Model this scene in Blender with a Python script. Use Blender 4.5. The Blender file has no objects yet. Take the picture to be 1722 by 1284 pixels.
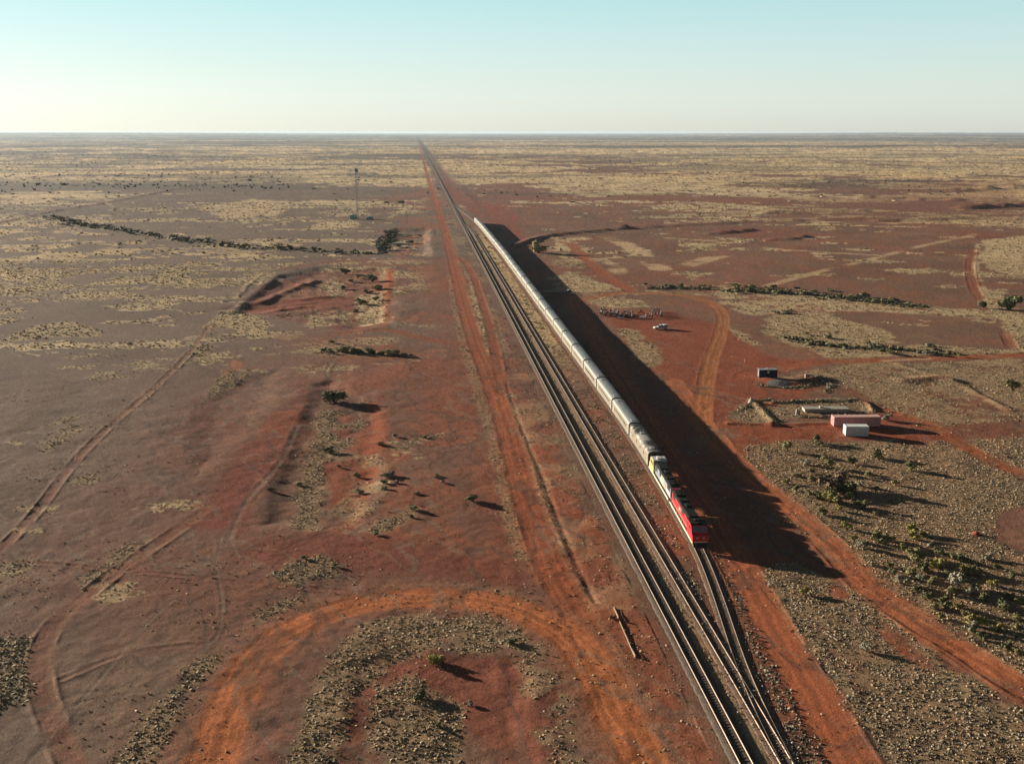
import bpy, bmesh, math, random
import numpy as np
from mathutils import Vector, Matrix
random.seed(7); RNG = np.random.default_rng(11)
SC = bpy.context.scene
COL = SC.collection
# ---------------------------------------------------------------- survey: photo pixel -> point on the plain
F, HOR, CH = 1762.0, 222.0, 72.0
TH = math.atan((642-HOR)/F); ST, CT = math.sin(TH), math.cos(TH)
def g(x, y, z=0.0):
    u = (x-861)/F; v = (y-642)/F
    Z = (CH-z)/(ST+v*CT)
    return (u*Z, Z*(CT-v*ST))
def gp(pts): return np.array([g(*p[:2]) for p in pts])
def ppm(y): return (y-HOR)/CH          # photo pixels per metre at row y
HD = math.radians(-5.17); LK = 1.16               # heading of the railway
SH, CHD = math.sin(HD), math.cos(HD)
def tw(s, lat): return (s*SH+lat*CHD, s*CHD-lat*SH)    # railway frame -> world
def wt(x, y): return (x*SH+y*CHD, x*CHD-y*SH)          # world -> (s, lat)
SUN_AZ, SUN_EL = math.radians(-58), math.radians(10.2)
# ---------------------------------------------------------------- numpy noise
def _h(ix, iy, seed):
    n = (ix.astype(np.int64)*374761393 + iy.astype(np.int64)*668265263 + seed*974711) & 0xffffffff
    n = ((n ^ (n >> 13))*1274126177) & 0xffffffff
    n = ((n ^ (n >> 16))*2246822519) & 0xffffffff
    return ((n ^ (n >> 15)) & 0xffffff).astype(np.float32)/16777216.0
def vn(x, y, seed=0):
    fx, fy = np.floor(x), np.floor(y)
    tx, ty = (x-fx).astype(np.float32), (y-fy).astype(np.float32)
    tx = tx*tx*(3-2*tx); ty = ty*ty*(3-2*ty)
    a, b = _h(fx, fy, seed), _h(fx+1, fy, seed)
    c, d = _h(fx, fy+1, seed), _h(fx+1, fy+1, seed)
    return (a+(b-a)*tx)*(1-ty)+(c+(d-c)*tx)*ty
def fbm(x, y, sc, o=3, seed=0, gain=.55):
    r = 0; a = 1.0; t = 0; ca, sa = math.cos(.7), math.sin(.7)
    px, py = x/sc, y/sc
    for i in range(o):
        r = r+a*vn(px, py, seed+i*17); t += a; a *= gain
        px, py = (px*ca-py*sa)*2.03+5.3, (px*sa+py*ca)*2.03+1.7
    return r/t
def ss(a, b, x):
    t = np.clip((x-a)/(b-a), 0, 1); return t*t*(3-2*t)
def near(x, y, P, m):
    return np.nonzero((x > P[:, 0].min()-m) & (x < P[:, 0].max()+m) & (y > P[:, 1].min()-m) & (y < P[:, 1].max()+m))[0]
def dline(x, y, P):
    d = np.full(x.shape, 1e9)
    for (ax, ay), (bx, by) in zip(P[:-1], P[1:]):
        ex, ey = bx-ax, by-ay
        t = np.clip(((x-ax)*ex+(y-ay)*ey)/(ex*ex+ey*ey+1e-9), 0, 1)
        d = np.minimum(d, np.hypot(x-ax-t*ex, y-ay-t*ey))
    return d
def spoly(x, y, P):                    # signed distance, inside positive
    Q = np.vstack([P, P[:1]]); d = dline(x, y, Q)
    ins = np.zeros(x.shape, bool)
    for (ax, ay), (bx, by) in zip(Q[:-1], Q[1:]):
        c = ((ay > y) != (by > y)) & (x < (bx-ax)*(y-ay)/(by-ay+1e-12)+ax)
        ins ^= c
    return np.where(ins, d, -d)
def smooth(pts, n=5):                  # Catmull-Rom through photo points, on the ground
    P = gp(pts); Q = np.vstack([2*P[0]-P[1], P, 2*P[-1]-P[-2]]); out = []
    for i in range(1, len(Q)-2):
        for k in range(n):
            t = k/n
            out.append(.5*((2*Q[i])+(-Q[i-1]+Q[i+1])*t+(2*Q[i-1]-5*Q[i]+4*Q[i+1]-Q[i+2])*t*t+(-Q[i-1]+3*Q[i]-3*Q[i+1]+Q[i+2])*t**3))
    out.append(Q[-2]); return np.array(out)
# ---------------------------------------------------------------- what lies where (photo survey)
RED, RED2, ORA, DRED = (.285, .084, .036), (.245, .074, .035), (.375, .125, .048), (.215, .067, .035)
TANC, PALE, GRAV, SCRUB = (.54, .395, .215), (.52, .36, .20), (.175, .135, .098), (.055, .055, .033)
GL, GR_ = (.160, .110, .077), (.182, .097, .061)
ROADS = [   # photo polyline, half width m, colour, wheel marks, strength, berm height
 ([(0, 704), (100, 640), (190, 566), (270, 505)], .3, (.165, .118, .085), 0, .5, .02),
 ([(40, 1290), (130, 1185), (235, 1062), (300, 1000)], .28, (.165, .118, .085), 0, .45, .02),
 ([(300, 705), (382, 642), (470, 565), (500, 530)], .5, (.17, .12, .088), 0, .5, 0),
 ([(318, 770), (408, 676), (480, 590)], .5, (.17, .12, .088), 0, .5, 0),
 ([(362, 690), (430, 640), (505, 590)], .6, (.165, .115, .082), 0, .45, 0),
 ([(385, 905), (415, 840), (468, 780), (500, 715)], .7, (.165, .115, .085), 0, .45, .03),
 ([(706, 246), (716, 285), (727, 322), (740, 362), (752, 402), (765, 452), (780, 512), (798, 570), (815, 612), (838, 672), (862, 750), (882, 830), (905, 890), (932, 960), (960, 1012), (992, 1070), (1024, 1140), (1054, 1210), (1086, 1290), (1130, 1400)], 2.7, RED, 1, 1, .06),
 ([(330, 1330), (358, 1245), (392, 1165), (440, 1098), (512, 1046), (590, 1016), (682, 1001), (782, 1003), (858, 1019), (905, 1040), (955, 1068), (995, 1120), (1032, 1190), (1070, 1260), (1096, 1330)], 4.9, (.25, .11, .062), 0, .7, 0),
 ([(340, 1330), (365, 1250), (395, 1172), (435, 1104), (505, 1051), (585, 1021), (680, 1005), (780, 1006), (855, 1020), (905, 1040), (955, 1068), (995, 1120), (1032, 1190), (1070, 1260), (1096, 1330)], 2.9, ORA, 1, 1, .03),
 ([(764, 430), (782, 442), (797, 466), (809, 502), (822, 545), (831, 582), (836, 612), (846, 660)], 1.7, RED2, 0, .95, .1),
 ([(962, 500), (978, 530), (1003, 570), (1054, 650), (1124, 760), (1184, 850), (1232, 935), (1275, 1010), (1325, 1100), (1385, 1200), (1437, 1290), (1490, 1380)], 2.9, (.35, .107, .047), 1, 1, .1),
 ([(1130, 640), (1180, 710), (1245, 785), (1320, 848), (1395, 915), (1462, 985), (1545, 1047), (1640, 1108), (1725, 1160), (1850, 1230), (2050, 1345), (2300, 1490)], 2.7, (.36, .115, .05), 1, 1, .1),
 ([(880, 408), (952, 408), (985, 436), (1022, 466), (1060, 488)], 3.2, RED, 0, .9, .1),
 ([(985, 502), (1040, 493), (1100, 493), (1160, 498), (1196, 510), (1215, 530), (1211, 562), (1196, 604), (1186, 652), (1181, 700), (1196, 740)], 2.3, (0.336, 0.124, 0.044), 1, .9, .06),
 ([(1255, 630), (1330, 614), (1400, 607), (1560, 602), (1740, 596)], 3.2, RED, 0, .9, .1),
 ([(1300, 640), (1400, 618), (1480, 607), (1560, 602)], 1.2, PALE, 0, .7, .1),
 ([(1636, 418), (1631, 450), (1637, 482), (1652, 506)], 2.2, RED2, 1, .8, .12),
 ([(1690, 560), (1702, 585)], 2.0, RED2, 0, .7, .1),
 ([(1490, 690), (1560, 715), (1640, 760), (1722, 800)], 2.2, RED, 0, .9, .05),
 ([(-60, 990), (0, 926), (62, 858), (132, 768), (205, 697), (262, 650), (322, 590), (352, 548)], .95, (.20, .075, .045), 0, .6, .14),
 ([(340, 860), (290, 897), (200, 958), (132, 1012), (84, 1062), (68, 1110), (74, 1172), (98, 1232), (124, 1290), (150, 1350)], 1.35, (.21, .083, .05), 0, .62, .12),
 ([(-20, 941), (90, 948), (165, 955), (300, 968), (430, 981), (560, 992), (680, 1000)], .55, (.20, .075, .045), 0, .6, .1),
 ([(372, 900), (365, 955), (373, 1010), (368, 1060), (345, 1090)], .22, GRAV, 0, .5, .03),
 ([(105, 1142), (200, 1102), (280, 1088), (335, 1084)], .5, (.17, .08, .055), 0, .5, .08),
 ([(-20, 379), (80, 357), (170, 343), (250, 328), (330, 311), (392, 300), (500, 284)], 2.6, (.15, .065, .04), 0, .9, .3),
 ([(560, 562), (650, 555), (705, 568), (800, 582)], 2.1, RED2, 0, .85, .15),
 ([(480, 452), (560, 440), (640, 437), (740, 437)], 3.2, (.2, .07, .042), 0, .8, .1),
 ([(865, 414), (930, 395), (1000, 388), (1100, 380), (1290, 371), (1480, 366), (1722, 366)], 3.0, (.16, .08, .055), 0, .7, .1),
 ([(560, 605), (548, 628), (570, 640)], .6, GRAV, 0, .6, .1),
 ([(1290, 481), (1370, 458), (1450, 440), (1540, 416), (1640, 395)], 2.2, PALE, 0, .75, 0),
 ([(1120, 400), (1230, 408), (1300, 418), (1400, 425), (1480, 430)], 2.2, PALE, 0, .75, 0),
 ([(1016, 398), (1060, 414), (1090, 436), (1112, 452)], 5.5, PALE, 0, .8, 0),
 ([(1110, 450), (1150, 446), (1200, 432), (1226, 426)], 5, PALE, 0, .7, 0),
 ([(1008, 436), (1030, 448), (1042, 458)], 4.5, PALE, 0, .7, 0),
 ([(1646, 410), (1640, 445), (1650, 480), (1664, 505)], 1.5, PALE, 0, .8, 0),
 ([(770, 343), (782, 350), (800, 358)], 3.0, PALE, 0, .9, 0),
 ([(748, 306), (758, 318), (775, 335), (800, 355), (822, 372)], 6.0, (.21, .072, .042), 0, .85, 0),
]
REDS = [   # polygon, softness m, colour, strength
 ([(985, 505), (1040, 520), (1130, 522), (1160, 535), (1196, 540), (1240, 562), (1300, 602), (1400, 607), (1290, 634), (1400, 640), (1330, 680), (1232, 690), (1232, 740), (1600, 742), (1560, 700), (1480, 690), (1460, 700), (1230, 780), (1130, 650), (1050, 560)], 2.5, (0.240, 0.068, 0.034), 1),
 ([(1232, 712), (1400, 712), (1560, 725), (1600, 738), (1232, 742)], 1.5, (0.248, 0.068, 0.029), .9),
 ([(1400, 640), (1560, 660), (1722, 655), (1722, 760), (1600, 735), (1480, 700)], 4, DRED, .55),
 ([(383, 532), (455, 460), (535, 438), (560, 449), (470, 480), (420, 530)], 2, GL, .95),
 ([(520, 620), (482, 680), (470, 722), (400, 750), (360, 800), (320, 850), (290, 890), (420, 900), (445, 850), (490, 780), (520, 700)], 5, (0.192, 0.050, 0.029), .8),
 ([(462, 692), (510, 690), (500, 720), (430, 740), (425, 720)], 3, (0.248, 0.068, 0.029), .8),
 ([(350, 850), (385, 815), (395, 822), (350, 858)], 2, (0.240, 0.068, 0.029), .75),
 ([(376, 622), (392, 600), (400, 610), (412, 606), (396, 640), (372, 660)], 1.5, ORA, .6),
 ([(280, 740), (330, 670), (420, 640), (440, 700), (330, 800), (270, 790)], 8, DRED, .35),
 ([(410, 900), (560, 895), (700, 900), (860, 930), (900, 990), (760, 985), (560, 960), (400, 950)], 5, (0.192, 0.056, 0.032), .75),
 ([(640, 655), (660, 700), (640, 780), (624, 830), (600, 892), (570, 896), (560, 820), (600, 740), (620, 690)], 2.5, (0.264, 0.072, 0.030), .8),
 ([(648, 452), (664, 452), (656, 540), (640, 560), (640, 500)], 1.2, (0.288, 0.080, 0.032), .95),
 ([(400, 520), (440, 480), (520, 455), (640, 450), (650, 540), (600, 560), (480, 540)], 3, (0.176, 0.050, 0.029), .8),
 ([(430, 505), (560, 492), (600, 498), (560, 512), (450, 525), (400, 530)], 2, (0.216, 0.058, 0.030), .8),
 ([(430, 560), (520, 560), (600, 570), (720, 590), (780, 640), (800, 730), (680, 690), (540, 600)], 8, DRED, .4),
 ([(700, 450), (760, 440), (800, 640), (860, 800), (900, 980), (840, 960), (800, 800), (740, 620)], 5, DRED, .35),
 ([(850, 600), (930, 760), (1060, 960), (1180, 1180), (1230, 1290), (1110, 1290), (1000, 1040), (900, 840)], 3, (.29, .088, .042), .7),
 ([(600, 1110), (700, 1090), (800, 1100), (900, 1110), (960, 1290), (830, 1290), (760, 1180), (620, 1180), (590, 1290), (550, 1290), (570, 1180)], 3, (.22, .068, .04), .7),
 ([(430, 1110), (500, 1060), (580, 1040), (540, 1100), (500, 1180), (470, 1300), (370, 1300)], 3, (.19, .085, .06), .6),
 ([(990, 545), (1040, 640), (1110, 740), (1140, 800), (1120, 800), (1060, 715), (1010, 640)], .8, RED2, .8),
 ([(1190, 384), (1300, 382), (1400, 398), (1300, 405), (1200, 396)], 9, (.2, .066, .04), .6),
 ([(1500, 310), (1722, 300), (1722, 362), (1400, 350)], 14, (.2, .075, .048), .4),
 ([(1300, 330), (1722, 330), (1722, 372), (1280, 372)], 14, (.19, .078, .05), .4),
 ([(810, 340), (860, 350), (900, 420), (860, 400), (815, 360)], 4, (.23, .066, .038), .8),
]
GRASS = [   # polygon, density, tone 0 tan .. 1 grey green
 ([(95, 500), (130, 490), (215, 490), (225, 497), (150, 505)], 1, 0), ([(0, 575), (60, 546), (120, 540), (180, 555), (170, 565), (95, 567)], .8, .3),
 ([(340, 550), (372, 522), (402, 520), (458, 545), (450, 560), (412, 567), (390, 552)], .9, .1),
 ([(305, 606), (338, 580), (366, 582), (346, 600)], .9, .7), ([(338, 684), (362, 640), (386, 625), (422, 628), (404, 646), (376, 655)], .85, .4),
 ([(70, 757), (78, 735), (110, 713), (142, 720), (120, 736), (85, 757)], .6, .3), ([(70, 717), (110, 700), (140, 696), (120, 712)], .6, .3), ([(118, 806), (145, 797), (182, 808), (160, 816)], .9, .2),
 ([(482, 592), (530, 582), (600, 583), (650, 592), (640, 599), (560, 598), (500, 594)], .8, .3),
 ([(533, 692), (560, 688), (602, 694), (615, 706), (600, 722), (580, 745), (556, 775), (545, 815), (532, 892), (488, 892), (492, 830), (515, 780), (532, 740)], .85, .35),
 ([(560, 765), (640, 760), (650, 830), (590, 880), (575, 850)], .3, .4), ([(660, 752), (772, 720), (742, 736), (672, 757)], .8, .2),
 ([(620, 892), (650, 870), (705, 852), (690, 870), (650, 897)], .7, .4), ([(456, 972), (480, 946), (530, 934), (576, 944), (560, 965), (500, 979)], .9, .6),
 ([(398, 1058), (440, 1024), (505, 1002), (512, 1010), (462, 1035), (405, 1062)], .95, .4),
 ([(340, 1100), (378, 1098), (374, 1118), (320, 1170), (280, 1225), (252, 1300), (190, 1300), (230, 1220), (290, 1150)], .9, .55),
 ([(-40, 1072), (46, 1074), (54, 1120), (50, 1160), (15, 1188), (-40, 1190)], 1, .8),
 ([(136, 992), (160, 962), (203, 914), (226, 909), (232, 925), (182, 985)], .7, .3), ([(0, 940), (60, 945), (20, 970), (0, 972)], .6, .4),
 ([(612, 1042), (700, 1030), (850, 1035), (882, 1055), (882, 1078), (830, 1097), (730, 1087), (655, 1110), (602, 1160), (572, 1230), (542, 1300), (485, 1300), (515, 1190), (552, 1100)], .82, .45),
 ([(640, 1150), (700, 1132), (772, 1180), (802, 1232), (772, 1300), (640, 1300), (630, 1200)], .9, .5),
 ([(868, 1050), (900, 1080), (940, 1160), (975, 1290), (930, 1290), (888, 1150)], .55, .4),
 ([(787, 470), (800, 480), (818, 540), (828, 590), (815, 597), (802, 540)], 1, .05),
 ([(1250, 746), (1330, 741), (1440, 745), (1560, 748), (1640, 735), (2100, 735), (2100, 1330), (1800, 1165), (1700, 1120), (1640, 1085), (1520, 1020), (1440, 950), (1380, 892), (1310, 826), (1244, 768)], .95, .45),
 ([(1262, 965), (1330, 942), (1420, 990), (1480, 1040), (1560, 1125), (1660, 1205), (1900, 1345), (1900, 1500), (1620, 1500), (1500, 1300), (1420, 1170), (1340, 1072)], .85, .6),
 ([(1570, 1115), (1640, 1150), (1760, 1215), (1760, 1300), (1690, 1240), (1610, 1170)], .5, .7),
 ([(1228, 692), (1250, 675), (1282, 672), (1304, 690), (1312, 712), (1230, 706)], .8, .5),
 ([(1300, 672), (1440, 670), (1480, 690), (1400, 700), (1310, 698)], .6, .5),
 ([(1038, 553), (1066, 554), (1096, 575), (1112, 592), (1110, 613), (1090, 616), (1058, 592)], .9, .05), ([(988, 506), (1012, 499), (1070, 504), (1092, 514), (1010, 518)], .9, .1),
 ([(1290, 531), (1380, 524), (1500, 558), (1512, 576), (1400, 592), (1330, 582), (1288, 560)], .9, .05), ([(1212, 540), (1240, 552), (1276, 578), (1262, 580), (1225, 556)], .7, .2),
 ([(1200, 482), (1290, 490), (1440, 500), (1600, 520), (1722, 520), (1722, 545), (1560, 530), (1400, 522), (1260, 530), (1215, 515)], .55, .3),
 ([(1330, 575), (1560, 580), (1722, 590), (1722, 600), (1560, 601), (1400, 606)], .6, .3),
 ([(1360, 622), (1440, 612), (1560, 608), (1722, 604), (1760, 700), (1560, 722), (1500, 692), (1440, 655), (1380, 642)], .6, .35),
 ([(1650, 405), (1760, 392), (1760, 458), (1690, 462), (1650, 450)], .85, .0), ([(1640, 490), (1690, 485), (1702, 520), (1740, 540), (1740, 592), (1702, 590), (1690, 550), (1662, 520)], .8, .15),
 ([(915, 470), (960, 455), (1000, 470), (1055, 488), (1000, 492), (940, 490)], .7, .05), ([(930, 400), (1010, 398), (960, 412), (940, 440)], .5, .1),
 ([(780, 300), (860, 304), (1000, 300), (1000, 306), (800, 310)], .9, 0), ([(330, 352), (420, 335), (500, 340), (470, 362), (380, 368)], .7, 0), ([(598, 492), (645, 488), (652, 540), (602, 548)], .8, .05), ([(520, 522), (592, 520), (590, 546), (515, 552)], .6, .1), ([(540, 478), (566, 458), (584, 490), (560, 498)], .6, .3), ([(680, 350), (690, 352), (662, 366), (652, 366)], .9, 0), ([(540, 372), (602, 370), (600, 382), (500, 388)], .8, 0),
]
GLINES = [   # tufty strips: polyline, half width m, density, tone
 ([(756, 462), (775, 560), (800, 645), (828, 742), (853, 850), (876, 935)], 1.5, .5, .15),
 ([(836, 612), (852, 672), (882, 742), (906, 812), (926, 882), (952, 952), (988, 1022), (1034, 1100), (1075, 1170)], 1.1, .55, .2),
 ([(742, 365), (762, 410), (778, 440), (800, 470), (826, 530), (850, 590)], 1.8, .4, .1),
 ([(352, 548), (322, 590), (262, 650), (205, 697), (180, 720)], 1.3, .5, .3),
 ([(85, 364), (140, 378), (210, 388), (300, 402), (400, 416), (500, 420), (640, 428)], 9, .9, 1), ([(1225, 489), (1290, 490), (1380, 497), (1450, 505), (1540, 515)], 6.5, .85, 1), ([(1330, 568), (1400, 582), (1500, 587), (1610, 596)], 4, .8, 1), ([(1100, 485), (1140, 484), (1200, 487)], 4, .85, 1), ([(545, 588), (600, 593), (690, 597)], 1.2, .8, 1), ([(645, 418), (652, 400), (662, 388)], 4, .8, 1), ([(0, 311), (150, 311), (300, 312), (400, 305), (500, 297)], 14, .7, 1),
 ([(1240, 692), (1262, 679), (1285, 672), (1302, 676)], 1.1, .9, 1), ([(1322, 676), (1380, 675), (1442, 674)], .9, .9, 1), ([(1262, 673), (1282, 690), (1304, 712)], .9, .8, .5), ([(1352, 701), (1400, 699), (1440, 696)], 1.2, .9, 1), ([(1365, 632), (1395, 640), (1392, 660)], 1, .8, 1), ([(1480, 690), (1520, 697), (1540, 706)], 2, .8, .9), ([(1278, 648), (1310, 652), (1350, 650), (1372, 645)], 1.8, .8, .95),
 ([(1285, 960), (1360, 1070), (1430, 1170), (1510, 1290)], .8, .8, .6), ([(1420, 985), (1500, 1045), (1600, 1140), (1690, 1230)], 1.2, .7, .7),
 ([(1300, 845), (1380, 915), (1450, 980), (1530, 1030), (1640, 1092), (1722, 1135)], 1.0, .9, .7),
 ([(690, 985), (760, 982), (850, 995), (900, 1010)], .8, .4, .5), ([(1100, 492), (1200, 495), (1290, 510)], 5, .5, .3),
]
BARE = [([(560, 697), (590, 692), (602, 700), (585, 710), (566, 708)], (.22, .066, .04)), ([(560, 722), (592, 716), (602, 726), (570, 734)], (.22, .066, .04)),
 ([(1672, 868), (1740, 845), (1740, 945), (1664, 905)], (.2, .09, .06)), ([(1386, 980), (1420, 985), (1430, 1010), (1400, 1005)], RED2), ([(545, 778), (600, 768), (612, 800), (560, 850)], (0.232, 0.064, 0.030)), ([(1470, 1050), (1500, 1065), (1560, 1125), (1530, 1110)], RED2)]
PITS = [   # polygon, depth, edge width m
 ([(398, 526), (462, 470), (532, 450), (600, 452), (650, 455), (652, 540), (600, 548), (470, 520)], 1.15, 13), ([(512, 700), (530, 645), (562, 640), (640, 690), (632, 790), (600, 892), (520, 890), (447, 880), (470, 800)], .5, 4.5),
 ([(612, 1112), (700, 1095), (880, 1110), (900, 1300), (585, 1300), (590, 1190)], .3, 3.5), ([(330, 690), (400, 640), (470, 620), (440, 700), (330, 800)], .35, 7),
 ([(636, 405), (662, 385), (720, 385), (720, 430), (640, 425)], 1.5, 6),
]
RIDGES = [   # polyline, half width m, height m
 ([(436, 507), (480, 487), (532, 470)], 2.6, .8), ([(500, 500), (562, 494)], 2, .6), ([(465, 521), (520, 512), (566, 520)], 2.2, .55), ([(545, 468), (590, 476)], 2.2, .6), ([(478, 470), (520, 480)], 2, .6),
 ([(865, 414), (900, 402), (930, 395), (1000, 388), (1050, 384)], 4.2, 1.5), ([(1050, 384), (1100, 381), (1290, 372), (1480, 367)], 5, 1.3),
 ([(-20, 379), (80, 357), (170, 343), (250, 328), (330, 311), (392, 300)], 4, 1.0), ([(1195, 393), (1230, 390), (1262, 387)], 4, 1.7), ([(1295, 403), (1330, 402), (1355, 399)], 4, 1.6),
 ([(1600, 320), (1660, 318), (1760, 315)], 9, 4), ([(1620, 350), (1680, 347), (1760, 343)], 8, 4), ([(1440, 331), (1600, 336), (1722, 338)], 7, 2.5), ([(1290, 357), (1430, 355), (1450, 354)], 6, 2), ([(1480, 372), (1600, 368), (1722, 367)], 6, 1.6),
 ([(468, 462), (430, 492), (392, 524)], 2.6, .4), ([(654, 455), (650, 500), (642, 545)], 1.6, .12), 
 ([(1488, 1030), (1560, 1080), (1640, 1130), (1722, 1178)], .4, .1), ([(1288, 640), (1330, 645), (1376, 636)], 2.2, .8), ([(1225, 712), (1300, 713), (1396, 712)], .8, .35), ([(1300, 676), (1440, 672), (1470, 690)], .8, .5), ([(1262, 672), (1280, 690), (1302, 714)], 1.2, .5),
 ([(505, 445), (440, 462), (400, 500)], 1.2, .25), ([(1510, 612), (1600, 640), (1700, 690)], 1.2, .3), ([(1520, 640), (1560, 636), (1600, 640)], 3, .7),
]
DITCH = [([(852, 640), (866, 690), (886, 740), (908, 790), (930, 850), (952, 905), (978, 965), (1000, 1010)], .6, .13)]
_ROADS = [(smooth(p), hw*1.15, c, wm, st, b) for p, hw, c, wm, st, b in ROADS]
_REDS = [(gp(p), s, c, st) for p, s, c, st in REDS]
_GRASS = [(gp(p), d, t) for p, d, t in GRASS]
_GLINES = [(smooth(p), w, d, t) for p, w, d, t in GLINES]
_PITS = [(gp(p), d, w) for p, d, w in PITS]
_RIDGES = [(smooth(p, 3), w, h) for p, w, h in RIDGES]
_DITCH = [(smooth(p, 3), w, h) for p, w, h in DITCH]
_BARE = [(gp(p), c) for p, c in BARE]
# the three tracks, in the railway frame: lateral offset against distance s
_t3 = [(1321.5, 1284), (1281, 1200), (1250, 1132), (1237, 1095), (1216, 1024), (1199, 980), (1181, 930)]
_t3 = sorted((wt(*g(*p))) for p in _t3)
T3S = np.array([0]+[p[0] for p in _t3]+[225, 260, 620, 800, 900, 1020, 1120]); T3L = np.array([41.85]+[p[1] for p in _t3]+[51.0, 51.4, 51.2, 49.6, 47.4, 40.5, 37.2])
def lat1(s): return 37.1+0*s
def lat2(s): return np.interp(s, [0, 760, 860, 900], [41.85, 41.85, 37.5, 37.2])
_sm = np.arange(0, 1200, 5.0)
def _smooth1(v, k):
    w = np.hanning(k+2)[1:-1]; w /= w.sum(); return np.convolve(np.pad(v, k//2, mode='edge'), w, 'valid')
_l3 = _smooth1(np.interp(_sm, T3S, T3L), 7)
def lat3(s): return np.interp(s, _sm, _l3)

def height(x, y):
    x = np.asarray(x, float); y = np.asarray(y, float)
    s, lat = wt(x, y); lat = lat/LK; d = np.hypot(x, y)
    nearrail = ss(3, 14, np.abs(lat-38)-8)
    h = (fbm(x, y, 55, 3, 3)-.5)*.5*nearrail*ss(3000, 300, d)
    h += (fbm(x, y, 420, 3, 5)-.5)*2.2*ss(200, 1500, d)*nearrail
    h += (fbm(x, y, 2600, 3, 6)-.5)*7*ss(1500, 5000, d)*ss(20, 200, np.abs(lat-38))
    far = ss(9000, 26000, d)
    h += np.minimum(far*(6+70*ss(.05, .42, np.abs(x/np.maximum(y, 1)-.02))*fbm(x, y, 9000, 3, 8)+16*(fbm(x, y, 4000, 2, 9)-.4)), 62)
    m = d < 420
    if m.any():
        h = h.copy() if hasattr(h, 'copy') else h
        hm = (fbm(x[m], y[m], 1.7, 2, 21)-.5)*.07+(fbm(x[m], y[m], 7, 2, 22)-.5)*.16
        h[m] += 1.6*hm*ss(420, 250, d[m])*np.where(np.abs(lat[m]-38) < 9, .35, 1)
    wx = x+(fbm(x, y, 9, 2, 31)-.5)*2.0; wy = y+(fbm(x, y, 9, 2, 32)-.5)*2.0
    for P, dep, w in _PITS:
        i = near(x, y, P, 12)
        if len(i):
            e = fbm(x[i], y[i], 5+w, 3, 44)-.5; t = ss(-.5*w, .7*w, spoly(wx[i], wy[i], P)+e*w*.7)
            h[i] -= dep*t; h[i] += ((fbm(x[i], y[i], 2.2, 3, 46)-.5)*.2+(fbm(x[i], y[i], 6, 2, 47)-.5)*.55)*dep*ss(-w*2, 0, spoly(x[i], y[i], P))
    for P, w, hh in _RIDGES:
        i = near(x, y, P, w*2.5+2)
        if len(i):
            q = .55+.9*fbm(x[i], y[i], 6+w, 2, 41)
            h[i] += hh*q*np.exp(-(dline(wx[i], wy[i], P)/w)**2)
    for P, w, hh in _DITCH:
        i = near(x, y, P, 5)
        if len(i): h[i] += hh*(-np.exp(-(dline(x[i], y[i], P)/w)**2))*(.4+fbm(x[i], y[i], 9, 2, 43))
    onr = np.zeros(len(x)); dds = []
    for P, hw, c, wm, st, b in _ROADS:
        i = near(x, y, P, hw+4); dd = dline(x[i], y[i], P) if len(i) else None; dds.append((i, dd))
        if len(i) and c is not PALE: onr[i] = np.maximum(onr[i], ss(hw+.1, hw-.7, dd)*(hw > 1))
    for (P, hw, c, wm, st, b), (i, dd) in zip(_ROADS, dds):
        if b <= 0: continue
        if len(i):
            q = fbm(x[i], y[i], 5, 2, 45)*(1-onr[i])
            bw = .28+.04*hw
            h[i] += .8*b*ss(.3, .7, q)*np.exp(-((dd-hw-.25)/bw)**2)-.04*ss(hw, hw-1, dd)
    return h

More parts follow.
